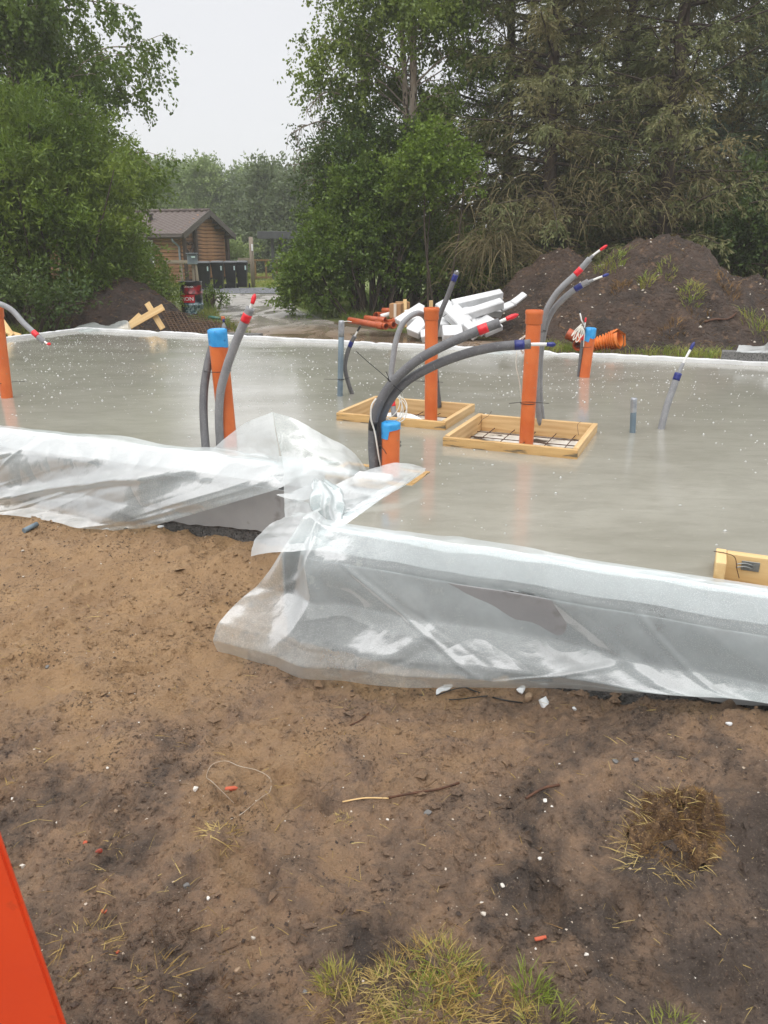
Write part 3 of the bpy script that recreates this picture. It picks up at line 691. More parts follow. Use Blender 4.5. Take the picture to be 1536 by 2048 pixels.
# C, D
b = G(680, 792, SL); t_ = W(683, 643, b[1]); o = thing('conduit', 'thin blue grey conduit with silver taped top standing left of the timber frames', 'conduit', b, 'grey conduits standing in the slab')
MB().tube([b - UZ * .1, b, (b + t_) / 2, t_], .0275, 18).build('pipe', M['conduit'], o)
mb = MB(); mb.tube([b + (t_ - b) * f for f in (.80, .86, .93, .985, 1.012, 1.016)], [.0285, .0295, .029, .0292, .027, .012], 18); mb.build('silver_tape', M['silver_tape'], o)
MB().tube(crom([t_ + [.02, -.02, .0], t_ + [.06, -.02, .004], t_ + [.10, -.02, -.002]], 4), .004, 6).build('string', M['white_cable'], o)
tie(o, W(682, 759, b[1]), UZ, (.03, .03), [[W(648, 758, b[1] - .04), W(668, 758.5, b[1] - .04), W(690, 758, b[1] - .03), W(700, 755, b[1])]])
sleeve([(704, 788, 7.75), (694, 757, 7.72), (690, 732, 7.7), (695, 706, 7.68), (703, 685, 7.66), (710, 672, 7.64)], .021, 'small bent grey tube beside the thin blue grey conduit', 'foam_grey', [(.86, 'navy_tape')], [(713, 666, 7.64), (717, 659, 7.63)], ('black_tie', .05))
# E in the far frame
oE, bE, dE, LE = orange_pipe((862, 832), (863, 615), 'tall orange drain pipe standing in the far timber frame')
sleeve([(788, 826, 6.5), (783, 790, 6.55), (782, 752, 6.6), (786, 717, 6.62), (792, 682, 6.64), (804, 650, 6.66), (823, 631, 6.68), (840, 627, 6.72), (853, 640, 6.8), (858, 670, 6.84)], .024, 'pale grey insulated tube arched over to the far orange pipe', 'foam_light', [(.1, 'red_tape')], mouth=False)
sleeve([(878, 806, 6.95), (874, 770, 6.92), (870, 720, 6.9), (871, 670, 6.88), (880, 630, 6.86), (897, 588, 6.84), (914, 543, 6.82)], .0225, 'grey insulated tube with navy band rising behind the far orange pipe', 'foam_grey', [(.955, 'navy_tape')], [(915, 541, 6.82)])
tie(oE, W(866, 630, 6.8), UZ, (.085, .085), [[W(880, 636, 6.7), W(888, 632, 6.68), W(893, 628, 6.66)]])
tie(oE, W(864, 764, 6.75), UZ, (.06, .06), [[W(820, 761, 6.66), W(845, 762.5, 6.66), W(886, 764.5, 6.66)]])
# F: front pair
oF, bF, dF, LF = orange_pipe((781, 950), (782, 845), 'short orange pipe with blue taped top beside the two big bent tubes', .0575, False, .045, .052)
sF1, pF1 = sleeve([(748, 944, 4.86), (745, 890, 4.85), (748, 838, 4.84), (763, 798, 4.83), (787, 763, 4.82), (830, 724, 4.80), (880, 695, 4.78), (940, 668, 4.76), (1000, 645, 4.74)], .0295, 'long grey insulated tube with red band arching right above the twin tube',
      'foam_grey', [(.25, 'black_tie'), (.925, 'red_tape')], [(1008, 640, 4.73), (1018, 636, 4.73)], ('red_tape', .06))
sF2, pF2 = sleeve([(760, 942, 4.93), (757, 890, 4.92), (762, 840, 4.90), (779, 801, 4.88), (810, 765, 4.86), (860, 735, 4.84), (920, 711, 4.82), (985, 695, 4.80), (1061, 688, 4.78)], .0295, 'long grey insulated tube with blue band bending level to the right',
      'foam_grey', [(.955, 'navy_tape')], [(1080, 688.5, 4.77), (1100, 689, 4.76)], ('navy_tape', .035))
tie(sF1, (W(789, 770, 4.84)), nrm(W(800, 752, 4.84) - W(770, 785, 4.84)), (.064, .045), [[W(782, 764, 4.76), W(760, 744, 4.74), W(735, 723, 4.74), W(712, 702, 4.74)], [W(779, 764, 4.77), W(776, 752, 4.75), W(772, 743, 4.74)]])
for yy in (884, 891): tie(oF, W(769, yy, 4.9), UZ, (.108, .07))
tie(oF, W(760, 896, 4.82), nrm([1, 0, .3]), (.004, .004), [[W(762, 893, 4.79), W(768, 900, 4.77), W(773, 908, 4.76)]])
cw = thing('cable_coil', 'loops of thin white cable hung around the two big bent tubes', 'cable', W(775, 842, 4.95), 'white cables tied to the pipes')
rg = random.Random(4); mb = MB()
for k in range(5):
    c_ = W(779 + rg.uniform(-5, 12), 814 + rg.uniform(-6, 4), 4.96 + rg.uniform(-.04, .05)); ra, rb_ = rg.uniform(.065, .10), rg.uniform(.07, .10); ph = rg.uniform(0, 6)
    an = np.linspace(0, 2 * math.pi * .97, 34) + ph; tl = rg.uniform(-.3, .3)
    mb.tube(c_ + np.c_[ra * np.cos(an), .06 * np.sin(an + tl) - .01, rb_ * np.sin(an) + tl * .08 * np.cos(an)], .0032, 6)
mb.build('loops', M['white_cable'], cw)
MB().tube(crom([W(752, 797, 4.80), W(743, 812, 4.79), W(742, 838, 4.79), W(749, 862, 4.80), (W(754, 890, 4.80)), W(758, 915, 4.82), W(763, 938, 4.86)], 7), .0055, 8).build('drop_cable', M['white_cable'], cw)
MB().tube(crom([W(797, 782, 4.9), W(803, 786, 4.9), W(806, 795, 4.9)], 5), .003, 6).build('cable_end', M['white_cable'], cw)
# G in the near frame
oG, bG, dG, LG = orange_pipe((1053, 873), (1069, 620), 'tall orange drain pipe standing in the near timber frame')
sleeve([(1079, 840, 6.2), (1074, 800, 6.17), (1074, 740, 6.14), (1078, 690, 6.1), (1085, 650, 6.08), (1094, 618, 6.06), (1109, 592, 6.04), (1125, 573, 6.02), (1156, 544, 6.0), (1180, 517, 5.98)], .0225, 'grey insulated tube with red band and red tip behind the near orange pipe', 'foam_light', [(.915, 'red_tape')], [(1186, 511, 5.97), (1205, 497, 5.95)], ('red_tape', .04), True)
sleeve([(1084, 835, 6.28), (1080, 790, 6.25), (1080, 740, 6.22), (1083, 695, 6.18), (1092, 650, 6.14), (1106, 621, 6.11), (1122, 602, 6.08), (1141, 585, 6.06), (1159, 573, 6.04), (1177, 563, 6.02)], .0225, 'grey insulated tube with navy band and navy tip behind the near orange pipe', 'foam_light', [(.935, 'navy_tape')], [(1191, 558, 6.0), (1210, 551, 5.99)], ('navy_tape', .03), True)
tie(oG, W(1070, 662, 6.02), UZ, (.085, .08)); tie(oG, W(1056, 806, bG[1]), UZ, (.058, .058), [[W(1018, 807, 5.84), W(1040, 804.5, 5.83), W(1060, 804, 5.83), W(1098, 807, 5.85)]])
cw = thing('cable_coil', 'thin white cable looped behind the near orange pipe and hanging to the slab', 'cable', W(1045, 700, 6.05), 'white cables tied to the pipes'); mb = MB()
mb.tube(crom([W(1054, 668, 6.0), W(1040, 680, 5.95), W(1034, 700, 5.92), W(1032, 730, 5.92), W(1038, 760, 5.93), W(1043, 800, 5.94), W(1044, 838, 5.94)], 6), .003, 6)
for k in range(3): mb.tube(crom([W(1056, 666 + k * 3, 6.0), W(1044 - k * 3, 680, 5.96), W(1036 + k * 4, 693 + k * 4, 5.95), W(1046, 702 + k * 3, 5.98), W(1052, 690, 6.0)], 5), .003, 6)
mb.build('cable', M['white_cable'], cw)
# H far right with blue cap
oH, bH, dH, LH = orange_pipe((1169, 754), (1182, 656), 'orange pipe with blue taped top near the far edge of the slab', .058, False, .10, .05)
sH, pH = sleeve([(1157, 755, 8.85), (1160, 725, 8.83), (1164, 690, 8.82), (1168, 655, 8.8)], .020, 'thin dark tube tied to the far orange pipe with blue top', 'foam_grey', [(.82, 'red_tape')], [(1170, 648, 8.8), (1171, 641, 8.8)], ('red_tape', .035))
MB().tube([W(1168, 650, 8.78), W(1163, 640, 8.77), W(1160, 626, 8.76)], .008, 8).build('inner_pipe', M['white_pex'], sH)
MB().tube([W(1160, 626, 8.76), W(1159, 620, 8.76)], .0085, 8).build('taped_tip', M['black_tie'], sH)
tie(oH, W(1168, 693, 8.8), UZ, (.085, .075))
cw = thing('cable_coil', 'white cable loops drooping from the far orange pipe with blue top', 'cable', W(1160, 655, 8.72), 'white cables tied to the pipes'); mb = MB()
for k, (x1, y1) in enumerate(((1143, 672), (1146, 680), (1152, 684), (1158, 676))):
    mb.tube(crom([W(1163, 648, 8.74), W((1163 + x1) / 2 - 3, (650 + y1) / 2, 8.72), W(x1, y1, 8.7), W(x1 + 8, y1 - 8, 8.7), W(1164, 652, 8.74)], 6), .005, 6)
mb.tube(crom([W(1164, 652, 8.73), W(1169, 665, 8.72), W(1168, 680, 8.72), W(1167, 694, 8.73)], 6), .005, 6); mb.build('cable', M['white_cable'], cw)
# I, J
b = G(1265, 865, SL); t_ = W(1268, 798, b[1]); o = thing('conduit', 'short grey conduit stub with torn silver tape on top', 'conduit', b, 'grey conduits standing in the slab')
MB().tube([b - UZ * .1, b, (b + t_) / 2, t_], .0235, 18).build('pipe', M['conduit'], o)
mb = MB(); n = 24; an = np.arange(n) * 2 * math.pi / n; V = []
for k, h in enumerate((0, .3, .6, .9, 1.03, 1.04)):
    low = .56 + .16 * vnoise(an * 1.1, an * 0, 3); hh = low + (1 - low) * h if h < 1 else an * 0 + h
    rr_ = (.0245 + .003 * vnoise(an * 2, an * 0 + k, 5)) * (1 if k < 5 else .3)
    V.append(b + (t_ - b) * hh[:, None] + np.c_[rr_ * np.cos(an), rr_ * np.sin(an), an * 0])
mb.add(np.concatenate(V), [(i * n + j, i * n + (j + 1) % n, (i + 1) * n + (j + 1) % n, (i + 1) * n + j) for i in range(5) for j in range(n)], None, True); mb.build('silver_tape', M['silver_tape'], o)
sleeve([(1322, 858, 6.16), (1333, 815, 6.18), (1345, 780, 6.2), (1357, 746, 6.22)], .0275, 'grey insulated tube with navy band leaning right alone on the slab', 'foam_light', [(.94, 'navy_tape')], [(1366, 727, 6.24), (1383, 695, 6.26)], ('navy_tape', .05), True)

# ------------------------------------------------------------------ timber frames cast into the slab
def frame(k, label, mat='wood_new', zt=.07, zb=-.068, th=.040, skip=(), rebars=True, mud=True):
    a0, a1, b0, b1 = FR[k]; o = thing('formwork_frame', label, 'timber frame', AB((a0 + a1) / 2, (b0 + b1) / 2, SL - .06), 'timber frames around openings in the slab')
    zc, h = SL + (zt + zb) / 2, zt - zb
    def bd(p0, p1, m_, dz=0):
        MB().beam(p0 + UZ * (zc + dz), p1 + UZ * (zc + dz), th, h, UZ, .003).build('board', M[m_], o)
    if 'f' not in skip: bd(AB(a0, b0 + th / 2), AB(a1, b0 + th / 2), 'wood_mud', -.004)
    if 'b' not in skip: bd(AB(a0 + th + .001, b1 - th / 2), AB(a1 - th - .001, b1 - th / 2), mat)
    bd(AB(a0 + th / 2, b0 + th + .001), AB(a0 + th / 2, b1), mat, .003); 
    if 'r' not in skip: bd(AB(a1 - th / 2, b0 + th + .001), AB(a1 - th / 2, b1), mat, .001)
    if rebars:
        for i in range(1, 6):
            a = a0 + (a1 - a0) * i / 6 + .01 * math.sin(i * 5); MB().tube([AB(a, b0 + .05, SL - .035), AB(a + .006, b1 - .05, SL - .033)], .004, 6).build('reinforcing_bar', M['rebar'], o)
        for i in range(1, 5):
            b_ = b0 + (b1 - b0) * i / 5; MB().tube([AB(a0 + .05, b_, SL - .043), AB(a1 - .05, b_ + .004, SL - .042)], .004, 6).build('reinforcing_bar', M['rebar'], o)
    return o
f2 = frame('F2', 'near muddy timber frame around the tall orange pipe')
f1 = frame('F1', 'farther timber frame left of the near one, around an orange pipe')
f3 = frame('F3', 'corner of a clean timber frame at the right edge beside the plastic', 'wood_pale', .075, -.068, .045, ('f', 'r'), False)
f4 = frame('F4', 'mud covered timber frame mostly hidden under the plastic wing', 'wood_mud', .006, -.05, .04, (), False)
for (o, pts) in ((f2, [(957, 850), (966, 838), (976, 832), (983, 823)]), (f2, [(1157, 870), (1155, 850), (1162, 843)]), (f1, [(802, 812), (800, 795)])):
    MB().tube(crom([G(*q, SL + .07 + .02 * i) for i, q in enumerate(pts)], 4), .0017, 5).build('tie_wire', M['rebar'], o)
# bracket and hook on the near-right frame
MB().obox(AB(.26, 3.62, SL + .03), UA, UB, UZ, .075, .004, .045, .001).build('steel_bracket', M['steel'], f3)
for dz in (.0, .016): MB().tube(crom([AB(.20, 3.60, SL + .022 + dz), AB(.235, 3.605, SL + .03 + dz), AB(.27, 3.61, SL + .022 + dz)], 5), .003, 6).build('hook', M['steel'], f3)
MB().tube(crom([AB(.10, 3.62, SL + .078), AB(.15, 3.605, SL + .082), AB(.19, 3.60, SL + .07), AB(.205, 3.59, SL + .02), AB(.22, 3.58, SL - .02)], 5), .002, 5).build('tie_wire', M['rebar'], f3)
# foam pieces and hose lying in the openings
def chunk(name, c, size, label, seed, mat='eps', cat='foam', group=None, rot=0., n=7, rough=.18):
    """broken lump: a box-ish ball with knocked-off corners"""
    rs = np.random.RandomState(seed); bm = bmesh.new(); bmesh.ops.create_icosphere(bm, subdivisions=2, radius=1)
    V = np.array([v.co[:] for v in bm.verts]); f = [tuple(v.index for v in q.verts) for q in bm.faces]; bm.free()
    V = np.sign(V) * np.abs(V) ** .55
    for _ in range(n):
        d = nrm(rs.randn(3)); k = .65 + rs.rand() * .35; e_ = V @ d - k; V = V - np.maximum(0, e_)[:, None] * d
    V += rough * .3 * rs.randn(*V.shape) * .4
    V = V * np.array(size) / 2; R_ = np.array([[math.cos(rot), -math.sin(rot), 0], [math.sin(rot), math.cos(rot), 0], [0, 0, 1]]); V = V @ R_.T
    mb = MB(); mb.add(V + np.asarray(c), f, V); o = mb.build(name, M[mat])
    return tag(o, label, cat, group)
chunk('foam_board_piece', AB(-1.30, 5.55, SL - .05), (.62, .16, .03), 'white foam strip lying in the near timber frame', 3, rot=-ALPHA)
hz = thing('white_hose', 'white hose loop lying inside the far timber frame', 'hose', AB(-2.45, 6.1, SL - .05)); mb = MB()
for k in range(3):
    mb.tube(crom([AB(-2.75 + k * .03, 5.95 + k * .05, SL - .04), AB(-2.62, 6.12 + k * .03, SL - .02 + k * .012), AB(-2.4, 6.14 + k * .02, SL - .005 + k * .01), AB(-2.2, 6.05 + k * .02, SL - .03)], 6), .013, 8)
mb.build('hose', M['white_pex'], hz)

# rain splashing on the film of water: little crowns of drops, far too many to count
rs = np.random.RandomState(11); nS = 4600
M['water_drop'] = pmat('splash_water', (.70, .71, .70), (.55, .56, .54), 5, .15, 50, .1, spec=.6)
a = rs.uniform(AL + .2, 3.2, nS * 4); b = rs.uniform(BF + .1, BB - .1, nS * 4)
keep = ~((a < AK + .1) & (b < BL + .15)); 
for k in FR.values(): keep &= ~((a > k[0] - .03) & (a < k[1] + .03) & (b > k[2] - .03) & (b < k[3] + .03))
dens = vnoise(a * .9, b * .9, 6) + .35 * sstep(4.6, 8, b); keep &= (rs.rand(len(a)) < .18 + dens * .9)
a, b = a[keep][:nS], b[keep][:nS]
Pw = np.stack([a * ca + b * sa, -a * sa + b * ca, np.full(len(a), SL + .001)], 1)
oct_v = np.array([[1, 0, 0], [0, 1, 0], [-1, 0, 0], [0, -1, 0], [0, 0, 1.], [0, 0, -.3]]); oct_f = np.array([[0, 1, 4], [1, 2, 4], [2, 3, 4], [3, 0, 4], [1, 0, 5], [2, 1, 5], [3, 2, 5], [0, 3, 5]])
sz = .0020 + .0054 * rs.rand(len(a)) ** 3.0; el = np.stack([sz * rs.uniform(.7, 2.4, len(a)), sz * .9, sz * rs.uniform(.6, 1.9, len(a))], 1)
V = (Pw[:, None, :] + oct_v[None] * el[:, None, :]).reshape(-1, 3); q = (oct_f[None] + (np.arange(len(a)) * 6)[:, None, None]).reshape(-1, 3)
tag(quads_mesh('rain_splashes', V, q, M['water_drop'], None, True), 'raindrops splashing on the wet slab', kind='stuff')
# ------------------------------------------------------------------ behind the slab: driveway, heaps, stores
def gzs(p): return float(gz(p[0], p[1]))
def on(px, py, dz=0.0, z=.45):                   # a point of the far ground seen at this pixel
    p = G(px, py, z); p[2] = gzs(p) + dz; return p
m, t = newmat('wet_driveway'); N = NT(t)
pos = N.n('ShaderNodeNewGeometry').outputs['Position']
st = N.n('ShaderNodeMapping', {'Vector': pos, 'Rotation': (0, 0, -.35), 'Scale': (1.6, .7, 1)}).outputs[0]
ysep = N.n('ShaderNodeSeparateXYZ', {0: pos}).outputs[1]
c1 = N.mix(N.mapr(N.noise(st, 1.3, 6, .65), .35, .65), rgb(112, 94, 78), rgb(138, 120, 102)); c2 = N.mix(N.mapr(N.noise(st, 1.0, 6, .6), .35, .65), rgb(148, 142, 134), rgb(178, 173, 166))
c = N.mix(N.mapr(N.math('ADD', ysep, N.math('MULTIPLY', N.noise(pos, .4, 4), 8)), 19.5, 23), c1, c2)
pud = N.mapr(N.noise(st, .8, 4, .55, .8), .40, .56)
P = N.n('ShaderNodeBsdfPrincipled', {'Base Color': c, 'Roughness': N.mapr(pud, 0, 1, .5, .10), 'Normal': N.bump(N.noise(st, 14, 6, .7), N.mapr(pud, 0, 1, .55, .06), .03)})
N.n('ShaderNodeOutputMaterial', {0: P.outputs[0]}); M['drive'] = m
rowsL = [(430, 589), (424, 600), (424, 615), (434, 636), (452, 655), (470, 672), (520, 692)]; rowsR = [(566, 589), (578, 602), (592, 618), (640, 640), (720, 656), (880, 672), (1040, 695)]
Lp = crom([on(*q) for q in rowsL], 8); Rp = crom([on(*q) for q in rowsR], 8); nx_ = 40; V = []
for i in range(len(Lp)):
    for j in range(nx_):
        f = j / (nx_ - 1); e = (f < .01) - (f > .99); q = Lp[i] * (1 - f) + Rp[i] * f; q[0] += .25 * e * float(fbm(q[1] * 1.2, f * 9, 3, 2)); q[2] = gzs(q) + .012; V.append(q)
tag(grid_mesh('driveway', np.array(V), nx_, len(Lp), M['drive']), 'wet muddy driveway leading back past the cabin', kind='structure')
# lawn and gravel edge beyond
M['gravel'] = pmat('dark_gravel', rgb(96, 98, 104), rgb(130, 132, 138), 9, .7, 30, 1.0, .05, coord='pos', c3=rgb(60, 62, 66), s3=14, f3=(.5, .6))
gr = [on(395, 588, .02), on(575, 588, .02), on(585, 577, .02), on(405, 577, .02)]; mb = MB(); k_ = 30
V = [gr[0] * (1 - u) * (1 - v) + gr[1] * u * (1 - v) + gr[2] * u * v + gr[3] * (1 - u) * v + UZ * (.05 + .05 * float(vnoise(u * 90, v * 30))) * math.sin(math.pi * v) for v in np.linspace(0, 1, 8) for u in np.linspace(0, 1, k_ * 2)]
tag(grid_mesh('gravel_strip', np.array(V), k_ * 2, 8, M['gravel']), 'dark gravel strip crossing the end of the driveway', kind='structure')

# grass tufts: many thin curved blades
def blades(c, n, rad, hgt, lean, seed, wid=.004, gfun=None, flat=0., droop=.5):
    rs = np.random.RandomState(seed); th = rs.rand(n) * 6.283; rr = rad * np.sqrt(rs.rand(n))
    base = np.asarray(c)[None] + np.c_[rr * np.cos(th), rr * np.sin(th), np.zeros(n)]
    if gfun is not None: base[:, 2] = gfun(base[:, 0], base[:, 1]) - .003
    h = hgt * rs.uniform(.35, 1.1, n); ph = th + rs.randn(n) * .9; ln = lean * rs.uniform(.2, 1.2, n)
    d1 = np.c_[np.cos(ph) * ln, np.sin(ph) * ln, 1 - flat + 0 * ph]; d1 /= np.linalg.norm(d1, axis=1)[:, None]
    d2 = d1 + np.c_[np.cos(ph) * droop, np.sin(ph) * droop, -droop * rs.uniform(.3, 1.3, n)]; d2 /= np.linalg.norm(d2, axis=1)[:, None]
    sd = np.cross(d1, rs.randn(n, 3)); sd /= np.linalg.norm(sd, axis=1)[:, None]; sd *= wid * rs.uniform(.6, 1.3, n)[:, None] / 2
    p1 = base + d1 * h[:, None] * .55; p2 = p1 + d2 * h[:, None] * .5
    V = np.stack([base - sd, base + sd, p1 + sd * .8, p1 - sd * .8, p2 + sd * .15, p2 - sd * .15], 1).reshape(-1, 3)
    i = np.arange(n)[:, None] * 6; q = np.concatenate([i + [0, 1, 2, 3], i + [3, 2, 4, 5]])
    return V, q, np.r_[rs.rand(n), rs.rand(n)]
def tuft(c, n, rad, hgt, label, mat, seed, lean=.5, wid=.004, gfun=gz, name='grass_tuft', cat='grass', group=None, flat=0., droop=.5):
    V, q, r = blades(c, n, rad, hgt, lean, seed, wid, gfun, flat, droop)
    return tag(quads_mesh(name, V, q, M[mat], None, False, {'rnd': ('FACE', r)}), label, cat, group)
M['grass_green'] = leafmat('green_grass', rgb(112, 134, 52), rgb(150, 162, 70), rgb(170, 160, 90), .3, .5, 3)
M['grass_straw'] = leafmat('straw_grass', rgb(190, 164, 100), rgb(150, 118, 66), rgb(206, 184, 124), .25, .6, 3)
M['grass_dark'] = leafmat('verge_grass', rgb(70, 96, 38), rgb(110, 130, 58), rgb(138, 136, 70), .3, .5, 1.2)
M['roots'] = leafmat('dead_roots', rgb(112, 84, 54), rgb(70, 50, 34), rgb(160, 126, 80), .1, .8, 8)

# dug-out soil heaps
M['heap'] = pmat('dug_topsoil', rgb(80, 62, 50), rgb(54, 42, 34), 2.2, .75, 16, 1.0, .14, coord='pos', c3=rgb(112, 88, 68), s3=9, f3=(.58, .7), rvar=.15)
M['heap_dark'] = pmat('dark_root_soil', rgb(58, 43, 35), rgb(38, 29, 25), 3, .8, 14, 1.0, .08, coord='pos', c3=rgb(88, 66, 48), s3=8, f3=(.6, .72), rvar=.1)
def heap(name, bumps, x0, x1, y0, y1, st, mat, label, rough, seed):
    xs_ = np.arange(x0, x1, st); ys_ = np.arange(y0, y1, st); XX, YY = np.meshgrid(xs_, ys_)
    xw = XX + .35 * fbm(XX * .7, YY * .7, 3, seed); yw = YY + .35 * fbm(XX * .7 + 9, YY * .7, 3, seed)
    def hh(xw, yw):
        h = np.full(np.shape(xw), -.3)
        for cx, cy_, H_, rx, ry, pw in bumps:
            d = np.sqrt(((xw - cx) / rx) ** 2 + ((yw - cy_) / ry) ** 2 + .012); h = np.maximum(h, H_ * (1 - d ** pw)) if pw else h
        return h
    h = hh(xw, yw)
    rel = sstep(-.05, .3, h)
    h = h + rel * rough * (.9 * fbm(XX * 1.6, YY * 1.6, 4, seed + 1) + .55 * fbm(XX * 6, YY * 6, 4, seed + 2) + .25 * np.maximum(0, fbm(XX * 13, YY * 13, 2, seed + 3)))
    Z = gz(XX, YY) + h
    o = grid_mesh(name, np.stack([XX.ravel(), YY.ravel(), Z.ravel()], 1), len(xs_), len(ys_), M[mat])
    tag(o, label, 'soil heap')
    from_x, from_y = xs_, ys_
    def zf(x, y):
        x = np.asarray(x, float); y = np.asarray(y, float)
        i = np.clip(((x - x0) / st), 0, len(xs_) - 1.001); j = np.clip(((y - y0) / st), 0, len(ys_) - 1.001)
        return np.maximum(Z[(j + .5).astype(int), (i + .5).astype(int)], gz(x, y))
    return zf
pk2 = W(1320, 466, 14.6); pk1 = W(1128, 500, 16.4)
mz = heap('soil_mound', [(pk2[0], pk2[1], pk2[2] - .20, 2.85, 2.9, 1.0), (pk2[0] + 1.1, pk2[1] - .2, 1.25, 2.9, 2.6, 1.1), (pk1[0], pk1[1], pk1[2] - .22, 2.15, 2.4, 1.1), (pk1[0] - .5, pk1[1] - .6, .75, 1.7, 1.7, 1.2)], pk1[0] - 3.2, 10.5, 11.0, 19.5, .05, 'heap', 'big twin peaked mound of dark topsoil behind the slab', .26, 3)
lp = W(245, 556, 16.6)
lz = heap('soil_mound', [(lp[0], lp[1], lp[2] - .42, 1.45, 1.4, 1.5), (lp[0] - 1.1, lp[1] + .2, .55, 1.5, 1.2, 1.3), (lp[0] + .9, lp[1] - .5, .22, 1.0, .8, 1.4), (lp[0] + 1.6, lp[1] - .7, .10, .9, .8, 1.5)], lp[0] - 3.2, lp[0] + 3.6, lp[1] - 2.2, lp[1] + 2.6, .04, 'heap_dark', 'dark crumbly root filled soil heap under the left bushes', .20, 8)
def hit(px, py, zf, y0, y1):                     # first point of a heap seen at this pixel
    for Y in np.arange(y0, y1, .03):
        p = W(px, py, Y)
        if p[2] <= float(zf(p[0], p[1])): return p
    return W(px, py, y1)
k = 0
for (px, py, n, rad, h, mt, lb) in ((1384, 588, 130, .18, .16, 'grass_green', 'largest green grass tuft on the mound'), (1335, 548, 80, .16, .14, 'grass_green', 'small green tuft high on the mound below its peak'), (1455, 580, 90, .2, .18, 'roots', 'straw coloured tuft on the right slope of the mound'),
        (1243, 572, 90, .16, .16, 'roots', 'dry brown tuft between the two mound peaks'), (1525, 660, 160, .35, .25, 'grass_green', 'green tuft at the right foot of the mound'), (1292, 574, 60, .14, .2, 'grass_green', 'tiny green sprig left of the largest mound tuft'),
        (1345, 660, 100, .2, .14, 'roots', 'dry tuft low on the front of the mound'), (1225, 528, 160, .3, .2, 'grass_green', 'grassy patch in the saddle between the peaks'), (1400, 625, 50, .2, .12, 'roots', 'sparse dry tuft below the largest green mound tuft')):
    p = hit(px, py, mz, 11.2, 17.5); tuft(p, n, rad, h, lb, mt, 30 + k, .7, .012, mz, 'grass_tuft', 'grass', 'tufts growing on the soil mound'); k += 1
rs = np.random.RandomState(5); n_ = 360; xx = rs.uniform(pk1[0] - 2.5, 9.5, n_); yy = rs.uniform(11.3, 16.5, n_); zz = mz(xx, yy); kk_ = zz > gz(xx, yy) + .08
Pp = np.stack([xx, yy, zz + .008], 1)[kk_]; s_ = rs.uniform(.008, .028, len(Pp)) ** 1.0; V = (Pp[:, None] + oct_v[None] * s_[:, None, None] * rs.uniform(.5, 1.3, (len(Pp), 1, 3))).reshape(-1, 3); q = (oct_f[None] + (np.arange(len(Pp)) * 6)[:, None, None]).reshape(-1, 3)
M['chips'] = pmat('pale_chips', rgb(214, 208, 196), rgb(150, 132, 112), 2.0, .7, 60, .1, coord='pos')
tag(quads_mesh('mound_crumbs', V, q, M['chips']), 'pale stones and foam crumbs strewn over the mound', kind='stuff')
V, q, r = blades((0, 0, 0), 2600, .01, .16, 1.6, 77, .007, None, .6)
off = np.stack([rs.uniform(pk1[0] - 2.5, 9.5, 2600), rs.uniform(11.3, 16.8, 2600)], 1); offz = mz(off[:, 0], off[:, 1]); V = V + np.repeat(np.c_[off, offz + .01], 6, 0)
tag(quads_mesh('mound_roots', V, q, M['roots'], None, False, {'rnd': ('FACE', r)}), 'dry roots and straw lying on the mound', kind='stuff')
V, q, r = blades((0, 0, 0), 1200, .01, .15, 1.6, 78, .007, None, .6)
off = np.stack([rs.uniform(lp[0] - 1.8, lp[0] + 2.6, 1200), rs.uniform(lp[1] - 1.4, lp[1] + .6, 1200)], 1); V = V + np.repeat(np.c_[off, lz(off[:, 0], off[:, 1]) + .01], 6, 0)
tag(quads_mesh('heap_roots', V, q, M['roots'], None, False, {'rnd': ('FACE', r)}), 'roots hanging out of the dark soil heap', kind='stuff')

# planks of a broken profile board on the left heap, rusty mesh, loose film
def plank(p0, p1, w, th, label, mat='wood_pale', cat='plank', group='planks on the left soil heap', up=(0, -1, .35), name='plank'):
    return tag(MB().beam(p0, p1, w, th, np.array(up), .004).build(name, M[mat]), label, cat, group)
plank(W(238, 664, 14.75), W(327, 614, 14.9), .13, .028, 'long pale plank of the cross leaning on the soil heap')
plank(W(294, 606, 15.0), W(326, 658, 14.85), .11, .028, 'short pointed plank crossing the long one', up=(0, -1, .3))
plank(W(258, 652, 14.92), W(282, 630, 15.05), .12, .028, 'broken plank end tucked behind the crossed planks')
plank(W(2, 640, 13.2), W(24, 672, 12.9), .10, .03, 'yellow plank standing at the left edge behind the slab'); plank(W(-15, 655, 13.0), W(40, 672, 12.95), .10, .03, 'yellow plank lying at the left edge behind the slab', up=(0, -.4, 1))
mesh_o = thing('steel_mesh', 'rusty reinforcing mesh lying over the right flank of the left heap', 'steel mesh', hit(385, 650, lz, 13, 18)); mb = MB()
for i in range(13):
    py = 626 + i * 4.2; mb.tube([hit(px + (py - 626) * .55, py + (px - 330) * .10, lz, 13.5, 18.5) + UZ * .035 for px in np.arange(322, 425, 8)], .011, 4)
for j in range(14):
    px = 322 + j * 8; mb.tube([hit(px + (py - 626) * .55, py + (px - 330) * .10, lz, 13.5, 18.5) + UZ * .042 for py in np.arange(626, 680, 6)], .011, 4)
M['rust_pale'] = pmat('surface_rust', rgb(104, 80, 60), rgb(76, 56, 42), 8, .8, 60, .2)
mb.build('bars', M['rust_pale'], mesh_o)
def film_bundle(name, net, label, seed, crease=.05, parent=None):
    o = thing(name, label, 'plastic sheet', W(*net[0][0])); patch('film', net, o, 8, crease, seed, 12); return o
